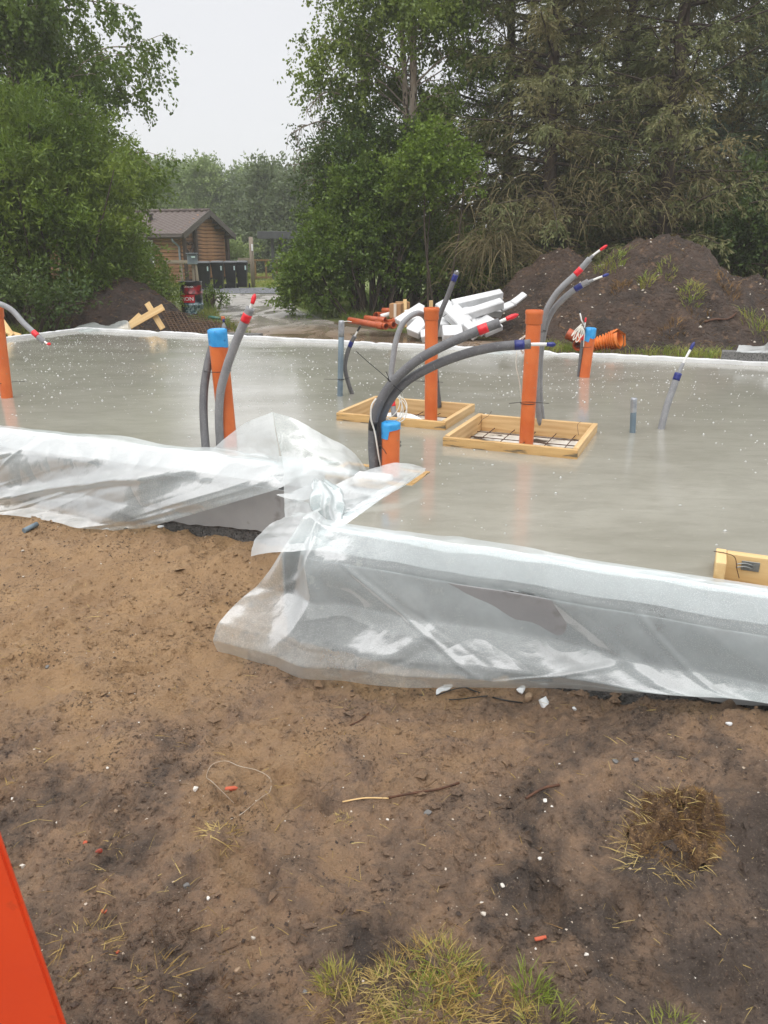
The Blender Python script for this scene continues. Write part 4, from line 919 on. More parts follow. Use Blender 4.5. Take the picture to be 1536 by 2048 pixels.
film_bundle('plastic_film', [[(118, 668, 13.9), (150, 655, 14.2), (185, 645, 14.4), (215, 652, 14.4), (250, 640, 14.5), (262, 655, 14.4)], [(115, 672, 13.7), (150, 664, 13.9), (185, 655, 14.0), (215, 658, 14.1), (245, 655, 14.1), (262, 662, 14.1)], [(112, 675, 13.5), (150, 669, 13.6), (190, 660, 13.8), (215, 662, 13.8), (245, 663, 13.8), (262, 664, 13.9)]], 'crumpled clear plastic lying on the far left corner of the slab edge', 21)
film_bundle('plastic_film', [[(930, 700, 11.35), (960, 694, 11.4), (1000, 690, 11.4), (1030, 697, 11.25), (1048, 706, 11.1)], [(935, 706, 11.0), (965, 702, 11.0), (1000, 702, 10.95), (1030, 707, 10.85), (1050, 712, 10.8)], [(940, 712, 10.8), (970, 711, 10.75), (1005, 712, 10.7), (1032, 715, 10.65), (1046, 717, 10.6)]], 'small heap of clear plastic on the far slab edge behind the tubes', 22, .03)

# drum
bp = W(386, 632, 19.4); bp[2] = .40; R_, Hd = .272, .83
m, t = newmat('printed_drum'); N = NT(t)
lc = N.n('ShaderNodeAttribute', attribute_name='lc').outputs['Vector']; hgt = N.n('ShaderNodeSeparateXYZ', {0: lc}).outputs[0]
top = N.mix(N.mapr(N.noise(lc, 7, 4), .42, .56), rgb(30, 26, 30), rgb(150, 28, 40)); low = N.mix(N.mapr(N.noise(lc, 20, 3), .45, .6), rgb(52, 84, 98), rgb(160, 178, 186))
rpz = N.n('ShaderNodeMapRange', {0: hgt, 1: .30, 2: .36}).outputs[0]; c = N.mix(rpz, low, rgb(26, 34, 44)); c = N.mix(N.mapr(hgt, .50, .53), c, top); c = N.mix(N.mapr(hgt, .74, .75), c, rgb(28, 30, 36))
sn = N.n('ShaderNodeSeparateXYZ', {0: lc}); c = N.mix(N.mapr(N.math('ADD', sn.outputs[1], N.math('MULTIPLY', N.noise(lc, 5), .1)), .13, .19), c, rgb(34, 42, 52))
P = N.n('ShaderNodeBsdfPrincipled', {'Base Color': c, 'Roughness': .3, 'Coat Weight': .3}); N.n('ShaderNodeOutputMaterial', {0: P.outputs[0]}); M['drum'] = m
dr = thing('oil_drum', 'dark printed oil drum with a red label beside the left bush', 'drum', bp)
mb = MB(); mb.lathe(bp, [(R_ - .02, 0), (R_, .01), (R_, .02), (R_ - .005, .03), (R_ - .005, .27), (R_ + .008, .28), (R_ + .008, .295), (R_ - .005, .305), (R_ - .005, .53), (R_ + .008, .54), (R_ + .008, .555), (R_ - .005, .565), (R_ - .005, Hd - .03), (R_ + .005, Hd - .02), (R_ + .005, Hd), (R_ - .015, Hd), (R_ - .015, Hd - .02), (.02, Hd - .02)], 36); mb.build('body', M['drum'], dr)
M['lab_red'] = pmat('red_print', rgb(205, 34, 52), rgb(190, 28, 46), 10, .35, 60, .02); M['lab_white'] = pmat('white_print', rgb(235, 235, 235), None, 10, .4, 60, .0)
def wrap(V, th0, r): return np.c_[bp[0] + r * np.sin(V[:, 0] / r + th0), bp[1] - r * np.cos(V[:, 0] / r + th0), bp[2] + V[:, 1]]
lx = np.linspace(-.36, .17, 18); V = np.concatenate([np.c_[lx, lx * 0 + .345], np.c_[lx, lx * 0 + .525]]); mb = MB(); mb.add(wrap(V, -.12, R_ + .002), [(i, i + 1, 19 + i, 18 + i) for i in range(17)], None, True); mb.build('label', M['lab_red'], dr)
def text_mesh(txt, size):
    cu = bpy.data.curves.new('lettering', 'FONT'); cu.body = txt; cu.size = size; cu.align_x = 'RIGHT'; cu.resolution_u = 2; cu.offset = size * .012; o = bpy.data.objects.new('lettering', cu); me = bpy.data.meshes.new_from_object(o)
    V = np.array([v.co[:] for v in me.vertices]); F = [tuple(p.vertices) for p in me.polygons]; bpy.data.objects.remove(o); bpy.data.curves.remove(cu); bpy.data.meshes.remove(me); return V, F
for txt, sz, x1, z1 in (('CHAMPION', .125, .15, .39), ('LATE PER', .05, .16, .69)):
    V, F = text_mesh(txt, sz); V[:, 0] = V[:, 0] * 1.1 + x1; V[:, 1] += z1; mb = MB(); mb.add(wrap(V, -.12, R_ + .005), F); mb.build('lettering', M['lab_white'], dr)

# wheelie bins
M['bin_lid'] = pmat('grey_black_lid', rgb(72, 76, 80), rgb(60, 64, 68), 4, .35, 60, .1)
M['bin'] = pmat('black_bin_plastic', rgb(38, 41, 44), rgb(28, 31, 34), 4, .45, 60, .1)
M['rubber'] = pmat('black_rubber', (.012, .012, .012), None, 5, .8, 60, .1); M['pale_label'] = pmat('pale_sticker', rgb(170, 215, 215), rgb(235, 240, 240), 30, .5, 60, .0)
def bin_(px, Y, label, rot=0.):
    p = W(px, 578, Y); p[2] = gzs(p); o = thing('wheelie_bin', label, 'bin', p, 'wheelie bins beside the cabin'); c_, s_ = math.cos(rot), math.sin(rot)
    Xv, Yv = np.array([c_, s_, 0]), np.array([-s_, c_, 0])
    def fr_(w, d, z, dy=0): return [p + Xv * (w * i) + Yv * (d * j + dy) + UZ * z for i, j in ((-.5, -.5), (.5, -.5), (.5, .5), (-.5, .5))]
    V = []; prof_ = [(.34, .44, .06), (.36, .46, .3), (.43, .6, .92), (.46, .66, .93), (.46, .66, .98)]
    for w, d, z in prof_: V += fr_(w, d, z)
    f = [(i * 4 + j, i * 4 + (j + 1) % 4, (i + 1) * 4 + (j + 1) % 4, (i + 1) * 4 + j) for i in range(4) for j in range(4)] + [(3, 2, 1, 0), (16, 17, 18, 19)]
    mb = MB(); mb.add(V, f); mb.build('body', M['bin'], o)
    V = fr_(.48, .70, .985) + fr_(.48, .70, 1.01) + fr_(.4, .55, 1.06, .03); mb = MB(); mb.add(V, [(j, (j + 1) % 4, 4 + (j + 1) % 4, 4 + j) for j in range(4)] + [(4 + j, 4 + (j + 1) % 4, 8 + (j + 1) % 4, 8 + j) for j in range(4)] + [(8, 9, 10, 11), (3, 2, 1, 0)]); mb.build('lid', M['bin_lid'], o)
    for sx_ in (-1, 1): mb = MB(); mb.lathe(p + Xv * (.25 * sx_) + Yv * .27 + UZ * .1 - Xv * .03, [(.10, 0), (.10, .06)], 14, Xv); mb.build('wheel', M['rubber'], o)
    MB().tube([p + Xv * -.22 + Yv * .42 + UZ * .95, p + Xv * .22 + Yv * .42 + UZ * .95], .018, 8).build('handle', M['bin'], o)
    MB().obox(p - Yv * .315 + UZ * .80 + Xv * .16, Xv, Yv, UZ, .05, .012, .16).build('sticker', M['pale_label'], o)
for px, Y, lb, rt in ((411, 30.2, 'leftmost black wheelie bin, nearest the mailbox', .12), (438, 30.8, 'second black wheelie bin from the mailbox', .1), (463, 31.4, 'third black wheelie bin from the mailbox', .16), (486, 32.0, 'rightmost black wheelie bin in the row', .1)): bin_(px, Y, lb, rt)

# mailbox, fences, post
M['grey_wood'] = pmat('weathered_timber', rgb(150, 138, 124), rgb(120, 108, 96), 4, .75, 40, .3, .004, stretch=(.4, 5, 5)); M['fence_wood'] = pmat('brown_fence_timber', rgb(158, 128, 84), rgb(128, 100, 64), 4, .7, 40, .3, .004, stretch=(.4, 5, 5)); M['mail'] = pmat('grey_steel_box', rgb(130, 140, 150), rgb(112, 122, 132), 4, .4, 40, .05)
p = W(388, 560, 29.5); p[2] = gzs(p); o = thing('mailbox', 'grey steel mailbox on a post left of the bins', 'mailbox', p); MB().beam(p - UZ * .1, p + UZ * .95, .09, .09, np.array([0, 1, 0]), .005).build('post', M['grey_wood'], o)
MB().obox(p + UZ * 1.14, [1, .2, 0], [-.2, 1, 0], UZ, .36, .30, .36, .02).build('box', M['mail'], o); MB().obox(p + UZ * 1.345 + np.array([0, -.02, 0]), [1, .2, 0], [-.2, 1, 0], UZ, .42, .38, .03, .006).build('lid', M['mail'], o); MB().obox(p + UZ * 1.22 + np.array([.07, -.165, 0]), [1, .2, 0], [-.2, 1, 0], UZ, .14, .012, .06).build('slot', M['pale_label'], o)
def fence(p0, p1, npost, rails, hp, label, mat, th=.1, rw=.14):
    p0, p1 = np.array(p0), np.array(p1); o = thing('fence', label, 'fence', p0)
    for i in range(npost): q = p0 + (p1 - p0) * i / (npost - 1); MB().beam(q - UZ * .1, q + UZ * hp, th, th, np.array([0, 1, 0]), .005).build('post', M[mat], o)
    for zr in rails: MB().beam(p0 + UZ * zr + np.array([0, -th * .8, 0]), p1 + UZ * zr + np.array([0, -th * .8, 0]), .03, rw, UZ, .003, .1).build('rail', M[mat], o)
fence(on(335, 572), on(396, 573), 3, (1.0,), 1.05, 'weathered single rail fence in front of the log cabin', 'grey_wood'); fence(on(482, 566), on(508, 564), 2, (.98,), 1.0, 'short weathered board fence right of the bins', 'grey_wood', .1, .26)
fence(on(512, 559), on(640, 560), 7, (.95, .12), 1.0, 'brown two rail fence around the lawn by the carport', 'fence_wood', .09, .09)
p = W(506, 560, 33); p[2] = gzs(p); o = thing('post', 'tall weathered post with a small white sign beyond the bins', 'post', p); MB().tube([p - UZ * .2, p + UZ * 1.0, p + UZ * 1.95], .085, 10).build('pole', M['grey_wood'], o); MB().obox(p + UZ * 1.55 + np.array([.05, -.1, 0]), [1, 0, 0], [0, 1, 0], UZ, .07, .012, .26, .003).build('sign', M['lab_white'], o)

# log cabin
C0 = W(366, 560, 36.0); C0[2] = gzs(C0); gd = nrm([.25, .97, 0]); rd = nrm([-.97, .25, 0]); Wg, Lg, HW, HR = 4.5, 8.0, 2.15, 3.02
cb = thing('log_cabin', 'small weathered log cabin with brown tiled gable roof', 'cabin', C0)
M['log'] = pmat('weathered_logs', rgb(172, 126, 88), rgb(116, 84, 60), 1.6, .7, 30, .5, .01, stretch=(.6, 3, 3), c3=rgb(78, 62, 52), s3=2.2, f3=(.52, .72)); M['log_dark'] = pmat('dark_stained_logs', rgb(72, 56, 46), rgb(54, 42, 36), 3, .75, 30, .4, .01); M['fascia'] = pmat('dark_fascia', rgb(92, 84, 78), rgb(70, 64, 60), 3, .7, 30, .3, .005, stretch=(.5, 4, 4)); M['tile'] = pmat('brown_roof_tiles', rgb(98, 84, 78), rgb(74, 64, 60), 2.5, .6, 20, .4, .01, c3=rgb(116, 104, 90), s3=4, f3=(.6, .7)); M['white_paint'] = pmat('white_paint', rgb(228, 230, 228), rgb(214, 216, 214), 4, .5, 40, .05)
M['glass'] = pmat('dark_window_glass', (.03, .035, .04), (.05, .055, .06), 1.2, .06, 10, .02, spec=.8)
lh = .165; nl = 13
inner = MB(); inner.obox(C0 + gd * Wg / 2 + rd * Lg / 2 + UZ * (HW / 2), rd, gd, UZ, Lg - .1, Wg - .1, HW); 
gp = [C0 + rd * .05 + gd * .05 + UZ * HW, C0 + rd * .05 + gd * (Wg - .05) + UZ * HW, C0 + rd * .05 + gd * Wg / 2 + UZ * (HR - .1)]; inner.add(gp + [g_ + rd * (Lg - .1) for g_ in gp], [(0, 1, 2), (5, 4, 3), (0, 3, 4, 1), (1, 4, 5, 2), (2, 5, 3, 0)]); inner.build('wall_core', M['log_dark'], cb)
gw = thing_part = MB(); gw.obox(C0 + gd * Wg / 2 + UZ * .08, gd, rd, UZ, Wg + .02, .16, .16); gwall = gw.build('sill_log', M['log_dark'], cb)
for i in range(1, nl + 6):
    z = i * lh + .02; 
    if z < HW: x0, x1 = -.12, Wg + .12
    else:
        f = (z - HW) / (HR - HW); 
        if f > .88: break
        x0, x1 = Wg / 2 * f, Wg - Wg / 2 * f
    MB().beam(C0 + gd * x0 + UZ * (z + .08), C0 + gd * x1 + UZ * (z + .08), .15, lh - .012, UZ, .025).build('log', M['log'], cb)
for i in range(nl):
    z = i * lh + .1; MB().beam(C0 - rd * .14 + UZ * z, C0 + rd * Lg + UZ * z, .15, lh - .012, UZ, .025).build('log', M['log'], cb)
for x in (.05, 1.15, Wg - .05): MB().beam(C0 + gd * x - rd * .16 + UZ * 0, C0 + gd * x - rd * .16 + UZ * (HW + (.25 if 1 < x < 2 else 0)), .16, .2, gd, .02).build('log_end_column', M['log_dark'], cb)
ov, oe = .42, .42; sl = (HR - HW) / (Wg / 2)
roof = None
for side in (0, 1):
    nu, nv = 150, 40; U_, V_ = np.meshgrid(np.linspace(-ov, Lg + ov, nu), np.linspace(0, 1, nv)); run = (Wg / 2 + oe)
    x = run * V_; row = (V_ * 13) % 1.0
    off_ = .025 * np.sin(U_ / .30 * 2 * math.pi) + .05 * row
    gx = Wg / 2 + (x if side else -x); z = HR + .12 - sl * x + off_
    P_ = C0[None, None] + rd * U_[..., None] + gd * gx[..., None] + UZ * z[..., None]
    roof = grid_mesh('roof', P_.reshape(-1, 3), nu, nv, M['tile'], cb, smooth=False)
    e0 = C0 + rd * -ov + gd * (Wg / 2) + UZ * (HR + .05); e1 = C0 + rd * -ov + gd * (Wg + oe if side else -oe) + UZ * (HR + .05 - sl * run)
    MB().beam(e0 + UZ * (.012 if side else 0), e1, .05, .26, UZ, .004).build('barge_board', M['fascia'], cb)
    MB().beam(e1 + UZ * .01 + rd * .06, e1 + rd * (Lg + 2 * ov) + UZ * .01, .04, .18, UZ, .004).build('eaves_board', M['fascia'], cb)
MB().tube([C0 + rd * (-ov) + gd * Wg / 2 + UZ * (HR + .16), C0 + rd * (Lg + ov) + gd * Wg / 2 + UZ * (HR + .16)], .09, 10).build('ridge', M['tile'], cb)
for x, z in ((Wg / 2, HR - .12), (Wg * .25, HW + .32), (Wg * .75, HW + .32), (Wg * .02, HW - .1), (Wg * .98, HW - .1)): MB().beam(C0 + gd * x - rd * .38 + UZ * z, C0 + gd * x + rd * .1 + UZ * z, .14, .16, UZ, .01).build('purlin', M['log_dark'], cb)
wn_ = MB().obox(C0 + rd * 1.85 - gd * .10 + UZ * 1.30, rd, gd, UZ, 1.15, .08, 1.15, .005).build('window_frame', M['white_paint'], cb)
for dx in (-.27, .27): MB().obox(C0 + rd * (1.85 + dx) - gd * .135 + UZ * 1.30, rd, gd, UZ, .46, .03, .98).build('pane', M['glass'], wn_)
MB().tube(crom([C0 - gd * (oe) + rd * .15 + UZ * (HW - .2), C0 - gd * (oe - .02) + rd * .1 + UZ * (HW - .35), C0 - gd * .16 + rd * .0 + UZ * (HW - .55), C0 - gd * .16 - rd * .02 + UZ * (HW - .9), C0 - gd * .16 - rd * .02 + UZ * .1], 5), .045, 8).build('downpipe', M['mail'], cb)
MB().tube([C0 - gd * (oe + .03) + rd * -.35 + UZ * (HW - .16), C0 - gd * (oe + .03) + rd * Lg + UZ * (HW - .16)], .06, 8).build('gutter', M['fascia'], cb)
vp = C0 + rd * 2.0 + gd * (Wg / 2 - 1.1) + UZ * (HR + .1 - sl * 1.1); MB().lathe(vp, [(.09, 0), (.09, .25), (.15, .27), (.15, .33), (.02, .38)], 10).build('roof_vent', M['fascia'], cb)
an = np.linspace(0, 2 * math.pi, 30); wc = C0 + gd * .55 - rd * .13 + UZ * 1.55; hx = .20 * np.sin(an) ** 3 * 1.2; hz_ = .21 * (.8125 * np.cos(an) - .3125 * np.cos(2 * an) - .125 * np.cos(3 * an)) + .03
MB().tube(wc + hx[:, None] * gd * 1.6 + hz_[:, None] * UZ * 1.3, .04, 6).build('wreath', M['log_dark'], cb)

# carport and the vehicle in it
cpn = W(548, 560, 40.); cpn[2] = gzs(cpn); o = thing('carport', 'open carport with flat dark grey roof at the end of the lawn', 'carport', cpn)
M['dark_roof'] = pmat('dark_grey_boards', rgb(78, 80, 84), rgb(62, 64, 68), 3, .6, 20, .2)
MB().obox(cpn + np.array([2.0, 1.6, 2.2]), [1, 0, 0], [0, 1, 0], UZ, 5.2, 4.0, .16, .01).build('roof', M['dark_roof'], o); MB().obox(cpn + np.array([2.0, -.43, 2.14]), [1, 0, 0], [0, 1, 0], UZ, 5.3, .05, .34, .01).build('fascia', M['dark_roof'], o)
for x, y in ((.0, 0), (.35, .3), (4.2, 0), (0, 3.3), (4.2, 3.3)): MB().beam(cpn + np.array([x, y, -.1]), cpn + np.array([x, y, 2.15]), .14, .14, np.array([0, 1, 0]), .008).build('post', M['dark_roof'], o)
cc = cpn + np.array([1.9, 1.3, 0]); car = thing('parked_car', 'dark car parked under the carport, half hidden by the hedge', 'car', cc); M['car_paint'] = pmat('dark_car_paint', rgb(36, 40, 48), None, 4, .25, 40, 0, coat=.5); M['chrome'] = pmat('chrome', rgb(200, 204, 208), None, 4, .15, 40, 0, metal=.9); M['red_lamp'] = pmat('red_lamp', rgb(150, 20, 22), None, 4, .2, 40, 0)
mb = MB(); st_ = [(-2.1, .35, .75, .80), (-1.9, .3, .9, .86), (-1.0, .28, .98, .9), (.2, .28, .98, .9), (1.5, .3, .95, .88), (2.1, .35, .8, .8)]; V = []
for y, z0, z1, w in st_: V += [cc + np.array([sx_ * w, y, z]) for sx_, z in ((-1, z0), (-1.02, (z0 + z1) / 2), (-.96, z1), (.96, z1), (1.02, (z0 + z1) / 2), (1, z0))]
mb.add(V, [(i * 6 + j, i * 6 + (j + 1) % 6, (i + 1) * 6 + (j + 1) % 6, (i + 1) * 6 + j) for i in range(5) for j in range(6)] + [tuple(range(5, -1, -1)), tuple(30 + j for j in range(6))], None, False); mb.build('body', M['car_paint'], car)
V = [cc + np.array([x, y, z]) for y, z, w in ((-1.1, .95, .84), (-.5, 1.45, .68), (1.2, 1.48, .68), (1.9, .95, .8)) for x in (-w, w)]; mb = MB(); mb.add(V, [(0, 1, 3, 2), (2, 3, 5, 4), (4, 5, 7, 6), (0, 2, 4, 6), (7, 5, 3, 1)]); mb.build('cabin', M['glass'], car)
for x in (-.82, .82):
    for y in (-1.35, 1.35): mb = MB(); mb.lathe(cc + np.array([x - .1, y, .32]), [(.2, -.005), (.32, 0), (.32, .2), (.2, .205)], 18, np.array([1., 0, 0])); mb.build('wheel', M['rubber'], car)
    MB().obox(cc + np.array([x * .85, -2.04, .72]), [1, 0, 0], [0, 1, 0], UZ, .3, .1, .12, .02).build('headlight', M['chrome'], car)
MB().obox(cc + np.array([0, -2.1, .92]), [1, 0, 0], [0, 1, 0], UZ, 1.3, .05, .08, .01).build('trim', M['chrome'], car)

# white foam offcuts
def foam(px0, py0, px1, py1, Y0, Y1, w, h, label, up=(0, -.5, 1)):
    a, b = W(px0, py0, Y0), W(px1, py1, Y1); rs = np.random.RandomState(int(px0 * 7 + py0)); mb = MB(); mb.beam(a, b, w, h, np.array(up), .012)
    mb.v[-1] = mb.v[-1] + rs.randn(*mb.v[-1].shape) * .004; tag(mb.build('foam_offcut', M['eps']), label, 'foam', 'white foam offcuts piled behind the slab')
for a_ in ((905, 612, 1003, 590, 14.3, 14.5, .17, .17, 'long white foam beam topmost on the foam pile'), (900, 640, 1004, 606, 13.9, 14.2, .16, .15, 'long slanting white foam beam across the front of the pile'), (1000, 618, 1030, 605, 14.3, 14.35, .16, .05, 'thin white foam strip sticking out right of the pile'), (1026, 606, 1050, 588, 14.3, 14.4, .14, .04, 'outermost pointed white foam strip at the right end of the pile'),
           (795, 645, 845, 612, 13.9, 14.2, .16, .10, 'slanting white foam board at the left end of the pile'), (812, 640, 852, 632, 14.0, 14.0, .35, .20, 'white foam block low at the left end of the pile'), (825, 668, 850, 640, 13.6, 13.8, .25, .16, 'upright tilted foam block left of the far orange pipe'), (842, 672, 868, 668, 13.5, 13.5, .22, .12, 'small foam block on the mud left of the far orange pipe'),
           (885, 672, 925, 670, 13.5, 13.5, .32, .22, 'largest low foam block at the front of the pile'), (898, 618, 930, 650, 14.0, 13.8, .34, .14, 'square foam board leaning in the middle of the pile'), (925, 620, 962, 640, 14.3, 14.1, .34, .12, 'grey white foam board under the topmost beam'), (928, 648, 955, 672, 13.7, 13.6, .2, .13, 'narrow foam block tilted towards the slab'),
           (950, 662, 985, 640, 13.8, 14.0, .28, .12, 'tilted foam slab at the right front of the pile'), (965, 665, 1000, 650, 13.8, 13.9, .22, .10, 'lowest foam slab at the right foot of the pile'), (955, 615, 1000, 622, 14.5, 14.6, .3, .14, 'foam block behind the topmost beam'), (905, 655, 950, 655, 14.0, 14.0, .4, .3, 'big foam block buried in the middle of the pile'), (880, 606, 912, 632, 14.4, 14.2, .3, .12, 'foam board standing behind the far orange pipe'), (860, 650, 890, 650, 14.0, 14.1, .4, .25, 'foam block hidden behind the far orange pipe')): foam(*a_)
# loose orange pipes, cardboard, stakes
def loose_pipe(p0, p1, r, label, mouth=True, group='loose orange pipes on the mud'):
    o = thing('loose_pipe', label, 'pipe', p0, group); d = nrm(p1 - p0); MB().tube([p0, p0 + (p1 - p0) * .5, p1 - d * .12, p1], r, 18, True, .006 if mouth else 0).build('pipe', M['orange_dull'], o)
    MB().tube([p1 - d * .13, p1 - d * .115, p1 - d * .01, p1 + d * .003], [r + .002, r + .011, r + .011, r + .011], 18, True, .012).build('socket', M['orange_dull'], o)
for (q0, q1, Y0, Y1, r, lb) in (((698, 640), (766, 652), 14.9, 14.5, .058, 'longest orange pipe in front of the pipe pile'), ((730, 636), (770, 641), 15.0, 14.8, .055, 'orange pipe with white marking behind the longest one'), ((752, 645), (772, 653), 14.7, 14.45, .05, 'short orange pipe at the front of the pile right of the longest'), ((770, 630), (752, 631), 15.4, 15.2, .055, 'orange pipe end facing left under the cardboard box'), ((775, 645), (795, 642), 14.9, 14.7, .058, 'orange bend piece at the right of the pipe pile'), ((765, 621), (790, 622), 15.6, 15.5, .055, 'dull orange pipe behind the cardboard box'), ((772, 651), (788, 650), 14.7, 14.5, .055, 'small orange stub beside the foam pile'), ((800, 626), (828, 634), 15.6, 15.4, .05, 'orange pipe behind the stake near the foam pile')):
    loose_pipe(W(*q0, Y0), W(*q1, Y1), r, lb)
tag(MB().tube([W(760, 634, 15.2), W(782, 628, 15.4)], .05, 14).build('pale_pipe', M['white_pex']), 'pale grey pipe lying on the orange pipes', 'pipe')
M['card'] = pmat('brown_cardboard', rgb(178, 138, 98), rgb(160, 122, 84), 3, .8, 20, .1); M['card_tape'] = pmat('packing_tape', rgb(214, 206, 190), None, 5, .4, 20, .05)
cp_ = W(793, 635, 15.0); o = thing('cardboard_box', 'small cardboard box with pale tape on the orange pipes', 'box', cp_); MB().obox(cp_ + UZ * .13, [1, -.25, 0], [.25, 1, 0], UZ, .22, .26, .26, .006).build('carton', M['card'], o); MB().obox(cp_ + UZ * .13 + np.array([-.03, -.132, 0]), [1, -.25, 0], [.25, 1, 0], UZ, .05, .006, .262).build('tape', M['card_tape'], o)
cp_ = W(805, 630, 15.4); tag(MB().obox(cp_ + UZ * .12, [1, .2, 0], [-.2, 1, 0], UZ, .24, .22, .26, .006).build('cardboard_box', M['card']), 'second cardboard box behind the taped one', 'box')
tag(MB().beam(W(810, 655, 15.1), W(810, 599, 15.3), .07, .05, np.array([0, 1, 0]), .004).build('stake', M['wood_pale']), 'wooden stake beside the cardboard boxes', 'stake'); tag(MB().beam(W(862, 650, 14.8), W(862, 601, 14.8), .07, .05, np.array([0, 1, 0]), .004).build('stake', M['wood_pale']), 'wooden stake rising behind the far orange pipe', 'stake')
# corrugated drain and short bend at the foot of the mound
pts = crom([W(1186, 690, 11.75), W(1203, 685, 11.70), W(1222, 681, 11.65), W(1240, 677, 11.57)], 26); r_ = .085 + .05 * sstep(0, 1, np.linspace(0, 1, len(pts))); r_ = r_ + .016 * np.tanh(2 * np.sin(np.arange(len(pts)) * .80))
r_[-1] = r_[-2]; o = thing('corrugated_pipe', 'piece of orange corrugated drain with a torn end at the mound foot', 'pipe', pts[0]); MB().tube(pts, r_, 26, True, .012).build('corrugated_wall', M['corrugated'], o)
rp_ = W(1247, 672, 11.2); mb = MB(); mb.add([W(1222, 668, 11.25), W(1237, 658, 11.22), W(1251, 668, 11.2), W(1252, 690, 11.2), W(1247, 694, 11.22), W(1248, 672, 11.25), W(1237, 664, 11.3)], [(0, 1, 6), (1, 2, 5, 6), (2, 3, 4, 5)]); mb.build('torn_edge', M['corrugated'], o)
loose_pipe(W(1166, 682, 12.0), W(1135, 667, 12.1), .075, 'short orange pipe behind the far pipe with blue top', group='loose orange pipes by the mound'); loose_pipe(W(1170, 678, 12.0), W(1155, 692, 11.8), .07, 'orange branch stub pointing down by the mound', group='loose orange pipes by the mound')
# aggregate block with film at the right
M['block'] = pmat('grey_aggregate_block', rgb(120, 119, 117), rgb(98, 97, 96), 40, .85, 70, .8, .01, coord='pos', c3=rgb(70, 69, 68), s3=60, f3=(.52, .62))
p = AB(AK + 2.4, BB + .10, SL + .03); tag(MB().obox(W(1506, 719, 9.85), UA, UB, UZ, .75, .19, .19, .006).build('building_block', M['block']), 'grey aggregate block on the far slab edge at the right', 'block')
film_bundle('plastic_film', [[(1478, 690, 9.98), (1500, 691, 9.98), (1525, 692, 9.95), (1545, 680, 9.9), (1575, 688, 9.9)], [(1474, 700, 9.86), (1500, 702, 9.82), (1525, 702, 9.8), (1545, 700, 9.75), (1575, 704, 9.75)], [(1472, 703, 9.82), (1500, 705, 9.78), (1525, 705, 9.76), (1545, 706, 9.72), (1575, 710, 9.72)]], 'folded clear plastic lying on the grey aggregate block', 24, .012)
# odds and ends by the drum
b_ = W(449, 668, 13.6); o = thing('spray_bottle', 'clear bottle with a blue cap standing behind the slab edge', 'bottle', b_); MB().lathe(b_, [(.04, 0), (.042, .1), (.035, .15), (.014, .19), (.014, .2)], 14).build('bottle', M['foam_light'], o); MB().lathe(b_ + UZ * .2, [(.02, 0), (.02, .05), (.012, .055)], 12).build('cap', M['navy_tape'], o)
tag(MB().obox(W(480, 676, 13.2), [1, -.2, 0], [.2, 1, 0], UZ, .75, .2, .16, .008).build('building_block', M['block']), 'grey block lying behind the slab edge by the driveway', 'block')
M['teal'] = pmat('teal_plastic', rgb(70, 120, 110), rgb(56, 100, 92), 5, .4, 30, .05); M['mint'] = pmat('mint_plastic', rgb(168, 214, 194), None, 5, .4, 30, .05)
o = thing('hand_tool', 'teal tool with an orange end lying by the drum', 'tool', W(430, 640, 17.)); MB().tube([W(418, 634, 17.), W(444, 637, 16.9)], .03, 8).build('shaft', M['teal'], o); MB().obox(W(446, 637, 16.85), [1, 0, 0], [0, 1, 0], UZ, .08, .06, .09, .01).build('grip', M['orange'], o)
tag(MB().lathe(W(393, 675, 13.5), [(.09, 0), (.095, .04), (.095, .06), (.02, .065)], 18).build('paint_tub', M['mint']), 'small mint green tub on the soil behind the far slab edge', 'tub')
tag(MB().tube(crom([hit(1408, 648, mz, 11.2, 16) + UZ * .03, hit(1430, 645, mz, 11.2, 16) + UZ * .05, hit(1455, 642, mz, 11.2, 16) + UZ * .03, hit(1472, 633, mz, 11.2, 16) + UZ * .05], 5), [.02] * 8 + [.016] * 8, 6).build('stick', M['rebar']), 'dark stick lying on the front of the mound', 'stick')
# ------------------------------------------------------------------ trees and shrubs
M['bark_birch'] = pmat('birch_bark', rgb(176, 164, 150), rgb(140, 124, 108), 2.2, .8, 14, .5, .02, coord='pos', c3=rgb(62, 54, 48), s3=5, f3=(.56, .62), stretch=(3, 3, 1))
M['bark_dark'] = pmat('dark_bark', rgb(82, 70, 60), rgb(58, 49, 42), 3, .85, 14, .6, .02, coord='pos', stretch=(3, 3, 1))
M['bark_dead'] = pmat('dead_wood', rgb(128, 116, 98), rgb(98, 88, 74), 3, .85, 14, .4, .02, coord='pos')
M['leaf_birch'] = leafmat('birch_leaves', rgb(84, 104, 44), rgb(112, 130, 56), rgb(132, 148, 64), .38, .42, .55)
M['leaf_birch2'] = leafmat('birch_leaves_deep', rgb(72, 94, 38), rgb(98, 120, 48), rgb(122, 142, 56), .38, .42, .5)
M['leaf_willow'] = leafmat('willow_leaves', rgb(74, 98, 34), rgb(106, 128, 48), rgb(132, 150, 60), .34, .42, .7)
M['leaf_hedge'] = leafmat('hedge_leaves', rgb(70, 94, 34), rgb(100, 124, 46), rgb(118, 138, 54), .32, .38, .8)
M['leaf_hazel'] = leafmat('hazel_leaves', rgb(98, 124, 40), rgb(124, 146, 58), None, .38, .4)
M['leaf_dark'] = leafmat('dark_undergrowth', rgb(46, 66, 32), rgb(70, 92, 42), rgb(86, 104, 48), .28, .45, .8)
M['needle'] = leafmat('spruce_needles', rgb(92, 101, 64), rgb(122, 125, 84), rgb(130, 120, 84), .22, .6, .7, .25)
M['needle_blue'] = leafmat('blue_spruce_needles', rgb(82, 92, 62), rgb(108, 114, 78), rgb(122, 144, 124), .22, .6, .55, .25)
